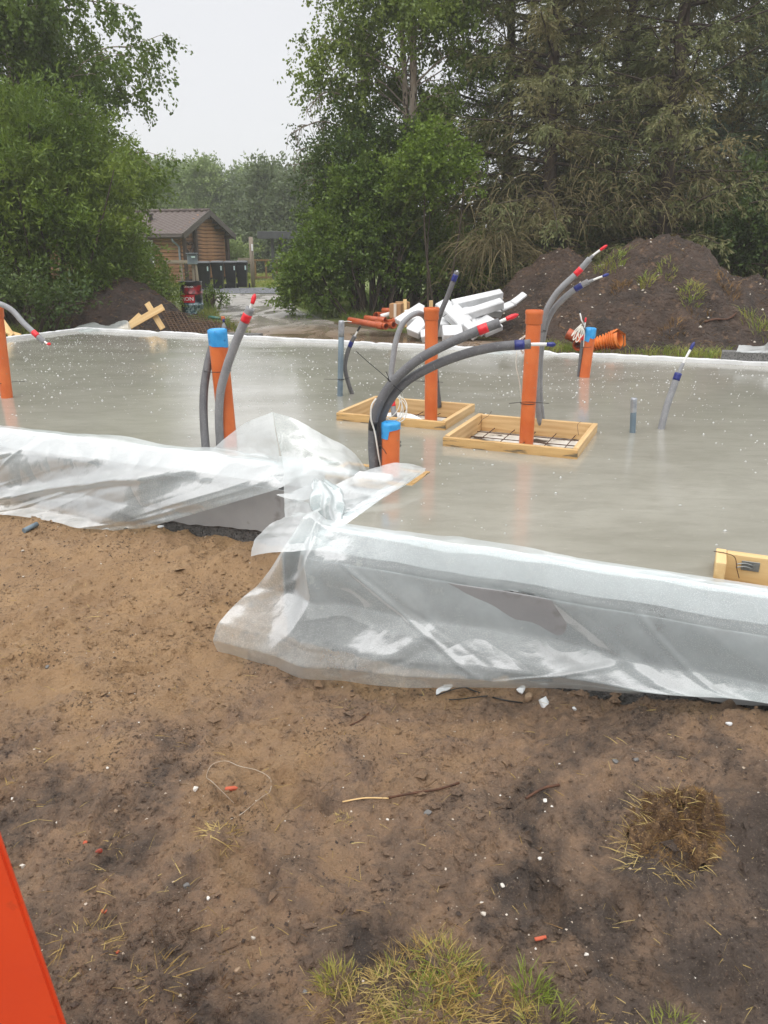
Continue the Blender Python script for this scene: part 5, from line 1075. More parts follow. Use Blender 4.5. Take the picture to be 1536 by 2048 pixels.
M['leaf_far_hazed'] = leafmat('far_leaves_hazed', rgb(104, 124, 72), rgb(130, 148, 92), rgb(146, 160, 102), .32, .55, .16)  # leaf colours made paler: part of the distance haze is put in here
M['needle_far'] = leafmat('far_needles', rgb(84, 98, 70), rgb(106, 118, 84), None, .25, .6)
M['dead_twig'] = leafmat('dead_twigs', rgb(104, 94, 66), rgb(130, 118, 84), rgb(84, 76, 52), .12, .8, 1.2)

def unit(v): return v / (np.linalg.norm(v, axis=-1, keepdims=True) + 1e-9)
def along_shoots(st, dr, ln, k, rs, grav=0., jit=.04, t0=.1):
    """k points along each shoot, bent by gravity"""
    n = len(st); t = (t0 + (1 - t0) * rs.rand(n, k))[..., None]
    L = np.broadcast_to(ln, (n,))[:, None, None]
    P = st[:, None] + dr[:, None] * L * t; P[..., 2] -= (grav * L * t * t)[..., 0]
    T = np.repeat(dr[:, None], k, 1).copy(); T[..., 2] -= (2 * grav * t)[..., 0]
    P = P + rs.randn(n, k, 3) * jit
    return P.reshape(-1, 3), unit(T.reshape(-1, 3))
def limb_line(p0, d, L, rs, n=6, wob=.12, grav=0., up=0.):
    pts = [np.array(p0, float)]; d = nrm(d)
    for i in range(n):
        d = nrm(d + rs.randn(3) * wob + UZ * (up - grav * (i / n))); pts.append(pts[-1] + d * L / n)
    return np.array(pts)
def add_limb(mb, pts, r0, r1, n=6): mb.tube(pts, np.linspace(r0, r1, len(pts)), n, False)

def birch(base, height, label, seed, trunks, rad, mat, nl=44, k=20, low=.22, leaf=.075, name='birch_tree', droop=.9, dens=1.0):
    rs = np.random.RandomState(seed); base = np.asarray(base, float); o = thing(name, label, 'tree', base)
    mb = MB(); S = []; D = []; Ln = []
    for (dx, dy, hh, r0) in trunks:
        tp = [base + np.array([dx * f + .12 * math.sin(f * 5 + seed), dy * f, hh * f - .1]) for f in np.linspace(0, 1, 12)]; tp = np.array(tp); add_limb(mb, tp, r0, r0 * .18, 10)
        for i in range(int(nl * hh / height / len(trunks) ** .5)):
            u = low + (1 - low) * (i + rs.rand()) / (nl * hh / height / len(trunks) ** .5); az = i * 2.4 + rs.rand(); p0 = np.array([np.interp(u, np.linspace(0, 1, 12), tp[:, j]) for j in range(3)])
            L = rad * (1.05 - .75 * max(0, (u - .45) / .55)) * rs.uniform(.65, 1.12) * (.75 + .25 * min(1, (u - low) / .2 + .3))
            el = .35 + .6 * u + rs.randn() * .15; d = np.array([math.cos(az) * math.cos(el), math.sin(az) * math.cos(el), math.sin(el)])
            lp_ = limb_line(p0, d, L, rs, 7, .10, .22); add_limb(mb, lp_, r0 * .28 * (1.1 - u), .008, 5)
            for j in range(8):
                f = rs.uniform(.28, 1.0); q = along(lp_, f); d2 = nrm(nrm(lp_[-1] - lp_[0]) + rs.randn(3) * .65); L2 = L * rs.uniform(.22, .42)
                sp_ = limb_line(q, d2, L2, rs, 4, .15, .35)
                if j < 5: add_limb(mb, sp_, .012, .004, 4)
                for w in range(int(8 * dens)):
                    g_ = rs.uniform(.15, 1.0); S.append(along(sp_, g_)); D.append(nrm(rs.randn(3) * np.array([.5, .5, .35]) + nrm(sp_[-1] - sp_[0]) * .35 - UZ * droop * .8)); Ln.append(rs.uniform(.25, .85))
    mb.build('trunk', M['bark_birch'], o)
    S, D, Ln = np.array(S), np.array(D), np.array(Ln); P, T = along_shoots(S, D, Ln, k, rs, .25, .045)
    n = len(P); dd = unit(T * .4 + rs.randn(n, 3) * .6 - UZ * .5); nn = unit(rs.randn(n, 3) + UZ * .4)
    leaf_mesh('crown', P, dd, nn, leaf * rs.uniform(.7, 1.2, n), leaf * .72 * rs.uniform(.7, 1.2, n), M[mat], o, rs.rand(n), .4)
    return o
def shrub(base, lobes, label, seed, mat, nclump, kshoot, kleaf, leaf, wid, name='shrub', cat='shrub', shoot=.4, upb=.5, bark='bark_dark', group=None, shell=.72, stems=26, jit=.03, out=1.0):
    """lobes: (centre offset, radii); clumps of leafy shoots sit in the outer part of each lobe"""
    rs = np.random.RandomState(seed); base = np.asarray(base, float); o = thing(name, label, cat, base, group)
    S = []; D = []; C_ = []
    vol = np.array([np.prod(l[1]) ** .67 for l in lobes]); vol = vol / vol.sum()
    for (c, r), v in zip(lobes, vol):
        n = int(nclump * v); d = unit(rs.randn(n, 3)); d[:, 2] = np.where(d[:, 2] < -.35, -d[:, 2] * .5, d[:, 2]); rr = shell + (1 - shell) * rs.rand(n) ** .7; rr = np.where(rs.rand(n) < .2, rs.uniform(.3, .75, n), rr)
        pc = base + np.array(c) + d * rr[:, None] * np.array(r) * (1 + .22 * rs.randn(n)[:, None] * .6); pc[:, 2] = np.maximum(pc[:, 2], base[2] + .05 + .15 * rs.rand(n)); C_.append(pc)
        for a_, b_ in zip(pc, d):
            st = a_ + rs.randn(kshoot, 3) * shoot * .38; S.append(st); D.append(unit(b_ * out * .8 + UZ * upb + rs.randn(kshoot, 3) * .5))
    S = np.concatenate(S); D = np.concatenate(D); C_ = np.concatenate(C_)
    P, T = along_shoots(S, D, shoot * rs.uniform(.6, 1.3, len(S)), kleaf, rs, .12, jit); n = len(P)
    dd = unit(T * .7 + rs.randn(n, 3) * .55); nn = unit(np.cross(dd, rs.randn(n, 3)) * .8 + UZ * .8)
    ok = P[:, 2] > base[2] - .05
    leaf_mesh('crown', P[ok], dd[ok], nn[ok], leaf * rs.uniform(.65, 1.25, ok.sum()), wid * rs.uniform(.7, 1.25, ok.sum()), M[mat], o, rs.rand(ok.sum()), .42)
    mb = MB(); idx = rs.choice(len(C_), min(stems, len(C_)), False)
    for i in idx:
        e_ = C_[i]; b0 = base + np.array([rs.randn() * .12 + (e_[0] - base[0]) * .35, rs.randn() * .12 + (e_[1] - base[1]) * .35, -.05]); mb.tube(crom([b0, b0 * .5 + e_ * .5 + np.array([0, 0, .25]) + rs.randn(3) * .1, e_], 4), np.linspace(.035, .008, 9), 5, False)
    mb.build('trunk', M[bark], o)
    return o
def spruce(base, height, label, seed, rad, mat, top=11.5, name='spruce_tree', nb=6, step=.31, ntw=38, kn=19, low=.3, dead=0, group='tall spruces behind the soil mound'):
    rs = np.random.RandomState(seed); base = np.asarray(base, float); o = thing(name, label, 'tree', base, group)
    mb = MB(); tp = np.array([base + np.array([.15 * math.sin(f * 4 + seed), .1 * math.cos(f * 3 + seed), height * f - .1]) for f in np.linspace(0, 1, 14)]); add_limb(mb, tp, .19, .03, 10)
    S = []; D = []; Ln = []; z = low
    while z < min(height - .3, top):
        u = z / height; R0 = rad * (1 - u) ** .75 * (.75 + .25 * min(1, u * 5))
        for j in range(nb):
            az = rs.rand() * 6.283; L = R0 * rs.uniform(.55, 1.2); p0 = np.array([np.interp(u, np.linspace(0, 1, 14), tp[:, i]) for i in range(3)])
            el = -.12 + .55 * u + rs.randn() * .16; d = np.array([math.cos(az) * math.cos(el), math.sin(az) * math.cos(el), math.sin(el)])
            bp_ = limb_line(p0, d, L, rs, 7, .07, .02 if u < .4 else -.02, .03 * u); add_limb(mb, bp_, .035 * (1 - u) + .012, .006, 5)
            n2 = int(ntw * max(.45, L / rad)); f = rs.uniform(.18, 1.02, n2); dl = unit(np.diff(bp_, axis=0).mean(0)[None])[0]; sd = nrm(np.cross(dl, UZ))
            q = np.stack([np.interp(f, np.linspace(0, 1, 8), bp_[:, i]) for i in range(3)], 1)
            sg = np.sign(rs.randn(n2))[:, None]; S.append(q); D.append(unit(dl * .7 + sg * sd * rs.uniform(.3, 1, (n2, 1)) + rs.randn(n2, 3) * .25 - UZ * rs.uniform(0, .7, (n2, 1)))); Ln.append(rs.uniform(.25, .7, n2) * (1.15 - f * .45))
        z += step * rs.uniform(.7, 1.3)
    mb.build('trunk', M['bark_dark'], o); S = np.concatenate(S); D = np.concatenate(D); Ln = np.concatenate(Ln)
    P, T = along_shoots(S, D, Ln, kn, rs, .30, .018, .0); n = len(P)
    dd = unit(T + rs.randn(n, 3) * .42 - UZ * .12); nn = unit(rs.randn(n, 3) + UZ * .5)
    leaf_mesh('crown', P, dd, nn, rs.uniform(.06, .14, n), rs.uniform(.016, .036, n), M[mat], o, rs.rand(n), .5)
    return o
def copy_tree(o, loc, rz, sc, label, group=None):
    c = o.copy(); COL.objects.link(c); c.location = loc; c.rotation_euler = (0, 0, rz); c.scale = (sc, sc, sc); c['label'] = label
    if group: c['group'] = group
    for ch in list(o.children):
        d = ch.copy(); COL.objects.link(d); d.parent = c
    return c
def spot(px, Y, dz=0.):
    p = W(px, 560, Y); p[2] = gzs(p) + dz; return p

# left: birch over a big willow bush
birch(spot(78, 20.5), 13.0, 'tall birch with drooping leafy twigs above the left bush', 1, [(.1, 0, 13., .17), (-1.2, .5, 12., .13)], 3.15, 'leaf_birch2', 100, 22, .13, .10)
shrub(spot(95, 16.8), [((-.4, 0, 2.3), (2.1, 1.8, 2.1)), ((-1.9, .3, 2.2), (1.7, 1.6, 2.3)), ((.75, .2, 1.5), (1.05, 1.2, 1.4)), ((.2, .4, 3.2), (1.2, 1.2, 1.1)), ((-1.5, -.6, .9), (1.6, 1.2, 1.2)), ((1.2, .1, .6), (.75, .9, .7))], 'large bright green willow bush filling the left side', 2, 'leaf_willow', 620, 12, 13, .12, .034, 'willow_bush', 'bush', .42, .55, stems=40)
shrub(spot(272, 18.6), [((0, 0, .6), (.7, .7, .7)), ((.55, .2, .3), (.4, .5, .4)), ((-.6, .1, 1.0), (.7, .7, .9))], 'low green shrub between the willow bush and the drum', 3, 'leaf_willow', 120, 10, 11, .09, .03, 'shrub', 'shrub', .35, .5)
shrub(spot(412, 21.0), [((0, 0, .2), (.22, .25, .25)), ((.25, 0, .15), (.2, .25, .18))], 'sparse leafy sprigs growing right of the drum', 4, 'leaf_hedge', 12, 6, 8, .08, .04, 'shrub', 'shrub', .25, .8, stems=6)
shrub(spot(235, 22.0), [((0, 0, 3.3), (1.0, 1.0, 1.0)), ((.7, 0, 3.0), (.6, .7, .5))], 'leafy bough hanging right of the willow bush above the cabin', 5, 'leaf_hazel', 70, 10, 14, .08, .05, 'young_tree', 'tree', .4, -.35, 'bark_birch', stems=9)
shrub(spot(40, 14.6), [((0, 0, .5), (1.2, .8, .6)), ((-1.2, .2, .7), (1.0, .9, .8))], 'dark low shrub at the left edge behind the slab', 6, 'leaf_dark', 90, 9, 10, .08, .045, 'shrub', 'shrub', .3, .5)
# middle: birch pair, hedge, hazel
birch(spot(842, 20.5), 13.3, 'slim twin stemmed birch standing behind the foam pile', 11, [(-.75, 0, 13.3, .14), (-1.2, .3, 12.5, .10)], 2.6, 'leaf_birch', 66, 20, .32, .088)
shrub(spot(742, 18.6), [((-1.2, 0, .85), (.75, .8, 1.0)), ((-.5, .3, 1.35), (1.1, 1.0, 1.4)), ((.6, .4, 1.5), (1.2, 1.0, 1.6)), ((1.7, .6, 1.0), (1.2, .9, 1.2)), ((-.1, .9, 2.5), (1.2, 1.0, 1.2)), ((-1.35, .4, .5), (.7, .7, .6))], 'dense green hedge bush right of the driveway', 12, 'leaf_hedge', 430, 11, 13, .085, .052, 'hedge_bush', 'bush', .36, .2, stems=36)
shrub(spot(770, 20.3), [((-.6, 0, 3.3), (1.3, 1.0, 1.4)), ((.5, 0, 2.9), (.9, .9, 1.1)), ((-.9, .2, 2.3), (1.0, .9, 1.0))], 'tangled leafy tree rising from the hedge below the birch', 13, 'leaf_dark', 210, 10, 13, .08, .05, 'young_tree', 'tree', .4, .1, 'bark_dark', stems=22)
shrub(spot(880, 17.6), [((-.15, 0, 3.2), (.75, .6, .62)), ((.15, 0, 2.7), (.6, .5, .5)), ((-.5, 0, 3.0), (.5, .45, .5))], 'bright green hazel bough in front of the spruces', 14, 'leaf_hazel', 90, 9, 13, .075, .055, 'hazel_tree', 'tree', .3, .1, 'bark_dark', stems=3, group=None)
# right: spruces
sA = spruce(spot(1085, 19.5), 14.0, 'spruce with its trunk above the left mound peak', 21, 3.5, 'needle')
sB = spruce(spot(1322, 18.6), 14.0, 'spruce with its trunk straight above the tall mound peak', 22, 3.7, 'needle')
sC = spruce(spot(1530, 20.0), 13.5, 'blue green tinged spruce at the right edge', 23, 3.7, 'needle_blue')
for (src, px, Y, rz, sc_, lb) in ((sB, 1000, 22.2, 1.3, .92, 'spruce just right of the birch, behind the foam pile'), (sA, 1205, 22.5, 2.5, 1.02, 'spruce standing back between the two mound peaks'), (sC, 1430, 23.2, 4.0, 1.0, 'spruce standing back behind the right mound slope'), (sB, 1120, 27.5, 3.9, 1.05, 'farther spruce behind the left mound peak'), (sA, 1290, 28.0, 5.1, 1.05, 'farther spruce behind the tall mound peak'), (sB, 1640, 19.5, 2.2, 1.0, 'spruce partly outside the right edge'), (sA, 1540, 27, .7, 1.05, 'farther spruce behind the right edge')):
    copy_tree(src, spot(px, Y), rz, sc_, lb)
# dead lower boughs hanging from the spruces
def dead_bough(px, py, Y, n, rad, ln, label, seed):
    rs = np.random.RandomState(seed); c = W(px, py, Y); st = c + rs.randn(n, 3) * np.array([rad, rad * .7, rad * .35]); dr = unit(np.c_[(st[:, 0] - c[0]) / rad * .7, (st[:, 1] - c[1]) / rad * .5 - .3, rs.uniform(-.2, .7, n)] + rs.randn(n, 3) * .3)
    V = []; Q = []; m_ = 6
    L = ln * rs.uniform(.4, 1.2, n); sd = unit(np.cross(dr, rs.randn(n, 3))) * .009
    for k in range(m_):
        t_ = k / (m_ - 1); p = st + dr * (L * t_)[:, None]; p[:, 2] -= .95 * L * t_ * t_; V.append(np.stack([p - sd * (1.1 - t_), p + sd * (1.1 - t_)], 1))
    V = np.stack(V, 1).reshape(-1, 3); b = np.arange(n)[:, None] * m_ * 2
    Q = np.concatenate([b + [2 * k, 2 * k + 1, 2 * k + 3, 2 * k + 2] for k in range(m_ - 1)])
    o = quads_mesh('dead_boughs', V, Q, M['dead_twig'], None, False, {'rnd': ('FACE', rs.rand(len(Q)))}); tag(o, label, kind='stuff')
for i, (px, py, Y, n, rad, ln) in enumerate(((990, 490, 17.2, 420, .38, .75), (1020, 380, 17.6, 520, .7, .7), (1130, 420, 17.8, 620, .8, .7), (1220, 400, 17.2, 620, .8, .7), (1180, 330, 18.2, 500, .8, .65), (1400, 400, 17.2, 520, .8, .65), (940, 560, 17.0, 160, .35, .5), (1350, 330, 17.6, 420, .8, .6), (920, 430, 18.0, 420, .5, .7), (1480, 330, 17.4, 420, .8, .6), (1270, 250, 17.8, 380, .8, .6), (1060, 250, 18.4, 380, .8, .6))):
    dead_bough(px, py, Y, n if i == 0 else n // 4, rad, ln, 'dead brown twigs hanging in the spruces', 60 + i)
bt = thing('dead_branch', 'bare drooping dead branch left of the birch against the sky', 'branch', W(680, 240, 20)); mb = MB(); rs = np.random.RandomState(3)
for (p0, p1, p2, n) in (((700, 195), (650, 185), (612, 225), 16), ((690, 255), (640, 243), (590, 262), 18), ((700, 295), (640, 290), (600, 300), 12), ((710, 335), (650, 325), (580, 330), 12), ((720, 360), (660, 355), (610, 362), 10)):
    ln = crom([W(*p0, 20.2), W(*p1, 20.0), W(*p2, 19.8)], 6); mb.tube(ln, np.linspace(.025, .008, len(ln)), 5, False)
    for k in range(n):
        q = along(ln, rs.uniform(.25, 1)); e = q + np.array([rs.uniform(-.35, .1), rs.uniform(-.1, .1), -rs.uniform(.15, .55)]); mb.tube(crom([q, (q + e) / 2 + np.array([-.06, 0, .08]), e], 3), np.linspace(.009, .004, 7), 4, False)
mb.build('twigs', M['bark_dead'], bt)
# undergrowth behind and beside the mound
shrub(spot(1500, 17.2), [((0, 0, 1.6), (1.2, 1.0, 1.5)), ((-.7, .2, 1.0), (.8, .8, 1.0)), ((1.0, 0, 1.3), (1.0, .9, 1.4))], 'dark green leafy shrub behind the right slope of the mound', 31, 'leaf_dark', 210, 10, 12, .085, .055, 'shrub', 'shrub', .35, .3)
shrub(spot(1080, 19.6), [((0, 0, .9), (1.3, .8, 1.0)), ((1.6, .2, .8), (1.2, .8, .9)), ((-1.4, 0, .8), (1.1, .8, .9))], 'dark undergrowth behind the left mound peak', 32, 'leaf_dark', 190, 9, 11, .08, .05, 'shrub', 'shrub', .35, .4)
shrub(spot(1320, 20.0), [((0, 0, 1.2), (1.3, .8, 1.2)), ((1.6, .2, 1.0), (1.2, .8, 1.1)), ((-1.6, 0, 1.0), (1.1, .8, 1.1))], 'dark undergrowth behind the tall mound peak', 33, 'leaf_dark', 170, 9, 11, .08, .05, 'shrub', 'shrub', .35, .4)
shrub(spot(900, 19.2), [((0, 0, .9), (1.0, .8, 1.1)), ((1.0, .2, .8), (1.0, .8, .9))], 'dark undergrowth behind the foam pile', 34, 'leaf_dark', 120, 9, 11, .08, .05, 'shrub', 'shrub', .35, .4)
shrub(spot(955, 24.5), [((0, 0, 1.5), (1.4, .8, 1.7)), ((1.8, .2, 1.4), (1.4, .8, 1.6)), ((-1.6, 0, 1.3), (1.3, .8, 1.5))], 'shadowy undergrowth deep behind the foam pile', 36, 'leaf_dark', 170, 9, 11, .1, .065, 'shrub', 'shrub', .4, .4)
shrub(spot(1190, 25.0), [((0, 0, 1.7), (1.6, .8, 1.8)), ((2.0, .2, 1.6), (1.5, .8, 1.8)), ((-1.8, 0, 1.5), (1.4, .8, 1.7))], 'shadowy undergrowth deep behind the two mound peaks', 37, 'leaf_dark', 170, 9, 11, .1, .065, 'shrub', 'shrub', .4, .4)
shrub(spot(1440, 25.0), [((0, 0, 1.7), (1.6, .8, 1.8)), ((2.0, .2, 1.6), (1.5, .8, 1.8)), ((-1.8, 0, 1.5), (1.4, .8, 1.7))], 'shadowy undergrowth deep behind the right mound slope', 38, 'leaf_dark', 170, 9, 11, .1, .065, 'shrub', 'shrub', .4, .4)
shrub(spot(462, 42.), [((0, 0, .8), (1.1, .9, .9))], 'round clipped shrub right of the log cabin', 35, 'leaf_far_hazed', 50, 9, 10, .14, .08, 'shrub', 'shrub', .4, .4)

# distant wood
def far_tree(seed, H_, R_, mat, conifer=False):
    rs = np.random.RandomState(seed); lob = []
    if conifer:
        for i in range(9): f = i / 8; lob.append(((rs.randn() * .15, rs.randn() * .15, H_ * (.1 + .85 * f)), (R_ * (1.05 - f * .92), R_ * (1.05 - f * .92), H_ * .09)))
    else:
        for i in range(9): a = rs.rand() * 6.28; f = rs.rand(); lob.append(((R_ * .55 * math.cos(a) * (1.1 - f), R_ * .55 * math.sin(a) * (1.1 - f), H_ * (.3 + .58 * f)), (R_ * (.62 - .25 * f), R_ * (.62 - .25 * f), H_ * .16)))
        lob.append(((0, 0, H_ * .25), (R_ * .8, R_ * .8, H_ * .22)))
    return lob
protos = []
for i, (H_, R_, mt, cf, px, Y) in enumerate(((8.6, 2.6, 'leaf_far_hazed', 0, 300, 72), (8.0, 2.5, 'leaf_far_hazed', 0, 365, 68), (9.0, 2.5, 'leaf_far_hazed', 0, 440, 75), (6.6, 2.0, 'needle_far', 1, 545, 52), (6.0, 1.8, 'needle_far', 1, 500, 56))):
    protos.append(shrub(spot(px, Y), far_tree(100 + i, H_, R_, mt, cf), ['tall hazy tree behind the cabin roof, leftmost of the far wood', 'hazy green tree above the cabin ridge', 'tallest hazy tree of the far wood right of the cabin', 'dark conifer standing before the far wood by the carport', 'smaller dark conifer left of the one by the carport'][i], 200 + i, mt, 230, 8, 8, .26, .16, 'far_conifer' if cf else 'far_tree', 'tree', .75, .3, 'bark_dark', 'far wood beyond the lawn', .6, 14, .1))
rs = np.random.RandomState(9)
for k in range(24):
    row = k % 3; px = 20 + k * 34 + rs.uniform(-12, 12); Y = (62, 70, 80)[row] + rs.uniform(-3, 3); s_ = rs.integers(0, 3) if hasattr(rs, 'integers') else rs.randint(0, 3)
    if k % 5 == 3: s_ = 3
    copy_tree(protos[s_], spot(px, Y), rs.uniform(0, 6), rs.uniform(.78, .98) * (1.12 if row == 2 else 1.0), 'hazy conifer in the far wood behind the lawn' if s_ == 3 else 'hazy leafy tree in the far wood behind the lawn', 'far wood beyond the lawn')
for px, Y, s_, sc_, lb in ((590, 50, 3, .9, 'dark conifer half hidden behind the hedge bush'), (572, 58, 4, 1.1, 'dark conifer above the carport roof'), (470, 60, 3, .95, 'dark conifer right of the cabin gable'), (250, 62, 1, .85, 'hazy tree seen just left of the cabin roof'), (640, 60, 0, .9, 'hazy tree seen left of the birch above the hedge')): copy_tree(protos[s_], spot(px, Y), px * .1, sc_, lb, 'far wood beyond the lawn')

# verge grass
def field(name, label, poly, n, hgt, seed, mat, wid=.012, lean=.5):
    rs = np.random.RandomState(seed); P_ = []; pl = np.array([on(*q)[:2] for q in poly]); lo, hi = pl.min(0), pl.max(0)
    q = rs.uniform(lo, hi, (n * 4, 2)); ins = np.zeros(len(q), bool)
    for i in range(len(pl)):
        a, b = pl[i], pl[i - 1]; c = ((a[1] > q[:, 1]) != (b[1] > q[:, 1])) & (q[:, 0] < (b[0] - a[0]) * (q[:, 1] - a[1]) / (b[1] - a[1] + 1e-9) + a[0]); ins ^= c
    q = q[ins][:n]; d_ = vnoise(q[:, 0] * 1.5, q[:, 1] * 1.5, 3); q = q[d_ > -.22]
    V, f, r = blades((0, 0, 0), len(q), .001, hgt, lean, seed, wid, None); V = V + np.repeat(np.c_[q, gz(q[:, 0], q[:, 1])], 6, 0)
    tag(quads_mesh(name, V, f, M[mat], None, False, {'rnd': ('FACE', r)}), label, kind='stuff')
field('verge_grass', 'grass verge along the right side of the driveway', [(575, 605), (640, 634), (720, 650), (800, 640), (960, 650), (960, 600), (700, 590), (590, 590)], 15000, .30, 1, 'grass_dark')
field('verge_grass', 'grass along the left side of the driveway by the drum', [(395, 640), (440, 652), (520, 690), (495, 670), (440, 636), (428, 612), (432, 590), (400, 592)], 5000, .25, 2, 'grass_dark')
field('verge_grass', 'grass at the foot of the mound behind the slab', [(1060, 705), (1180, 710), (1420, 722), (1480, 722), (1440, 700), (1300, 690), (1180, 675), (1075, 670)], 4200, .20, 3, 'grass_green', .009)
field('lawn_grass', 'lawn in front of the cabin and carport', [(330, 575), (640, 575), (660, 548), (300, 548)], 16000, .16, 4, 'grass_green', .04)
field('weeds', 'weeds at the left edge behind the slab', [(-10, 690), (90, 672), (170, 655), (130, 640), (-20, 645)], 3500, .35, 5, 'grass_dark')

# rain haze
hv = MB(); hv.obox((0, 42, 6.8), [1, 0, 0], [0, 1, 0], UZ, 250, 135, 16.4)
m, t = newmat('rain_haze'); N = NT(t); pv = N.n('ShaderNodeVolumePrincipled', {'Color': (.98, .985, .99, 1), 'Density': .0016, 'Anisotropy': .1}); ou = N.n('ShaderNodeOutputMaterial', {'Volume': pv.outputs[0]}); M['haze'] = m
ho = hv.build('haze', m); tag(ho, 'thin rain haze in the air', kind='stuff')
# ------------------------------------------------------------------ things lying on the near soil
def gp(px, py, dz=0.):
    p = G(px, py, 0.0)
    for _ in range(4): p = G(px, py, gzs(p))
    p[2] = gzs(p) + dz; return p
rs = np.random.RandomState(21)
def scatter(name, label, n, s0, s1, mat, seed, pw=2.2, flat=(.6, 1.3), sel=None):
    rs = np.random.RandomState(seed); y = .95 + 4.6 * rs.rand(n) ** 1.25; x = rs.uniform(-1, 1, n) * (.28 + .60 * y); a, b = toab(x, y)
    k = ~((b > BF - .2) & (a > AK - .2)) & ~(b > BL - .2); 
    if sel is not None: k &= sel(x, y, rs)
    x, y = x[k], y[k]; n = len(x); s = s0 + (s1 - s0) * rs.rand(n) ** pw
    el = s[:, None] * rs.uniform(.55, 1.25, (n, 3)) * np.array([1, 1, flat[0]]); th = rs.rand(n) * 6.28
    ov = oct_v[None] * el[:, None]; ov = ov + rs.randn(n, 6, 3) * (s * .18)[:, None, None]
    c_, s_ = np.cos(th)[:, None], np.sin(th)[:, None]; ov = np.stack([ov[..., 0] * c_ - ov[..., 1] * s_, ov[..., 0] * s_ + ov[..., 1] * c_, ov[..., 2]], -1)
    V = (np.stack([x, y, gz(x, y) + s * .15], 1)[:, None] + ov).reshape(-1, 3); q = (oct_f[None] + (np.arange(n) * 6)[:, None, None]).reshape(-1, 3)
    tag(quads_mesh(name, V, q, M[mat], None, False), label, kind='stuff')
M['crumb_dark'] = pmat('dark_soil_crumbs', rgb(80, 64, 53), rgb(54, 43, 36), 3, .8, 90, .5, coord='pos'); M['crumb_sand'] = pmat('sandy_crumbs', rgb(140, 108, 76), rgb(104, 80, 58), 3, .8, 90, .5, coord='pos'); M['pebble'] = pmat('pale_grit', rgb(206, 196, 182), rgb(150, 128, 104), 3.5, .6, 60, .2, coord='pos'); M['white_chip'] = pmat('white_foam_crumbs', rgb(222, 219, 212), rgb(186, 178, 166), 3, .7, 60, .2, coord='pos')
scatter('soil_crumbs', 'dark crumbs of soil on the ground', 22000, .002, .010, 'crumb_dark', 1, 3.2, sel=lambda x, y, r: fbm(x * 2.2, y * 2.2, 4, 31) + .25 * r.randn(len(x)) > .22 - .05 * (3 - y))
scatter('soil_crumbs', 'crumbs of soil on the ground', 34000, .003, .014, 'soil', 2, 2.6, (.9, 1), sel=lambda x, y, r: fbm(x * 1.9, y * 2.1, 4, 52) + .3 * r.randn(len(x)) > -.02); scatter('soil_clods', 'loose clods of soil on the ground', 2600, .010, .032, 'soil', 5, 2.5, (.6, 1), sel=lambda x, y, r: fbm(x * 1.8, y * 1.8, 3, 40) > .02)
scatter('grit', 'pale grit on the ground', 2600, .0012, .0055, 'pebble', 3, 3.0); scatter('foam_crumbs', 'white foam crumbs on the ground', 450, .0018, .006, 'white_chip', 4, 2.6)
M['stone'] = pmat('grey_stone', rgb(112, 110, 108), rgb(88, 86, 84), 14, .55, 60, .3, coord='lc', c3=rgb(140, 136, 130), s3=40, f3=(.6, .7)); M['stone_tan'] = pmat('tan_stone', rgb(158, 134, 108), rgb(128, 106, 84), 14, .55, 60, .3); M['brick'] = pmat('brick_shard', rgb(190, 92, 62), rgb(160, 72, 48), 20, .7, 80, .4); M['brick_dark'] = pmat('dark_brick_shard', rgb(150, 62, 42), rgb(118, 48, 34), 20, .6, 80, .4)
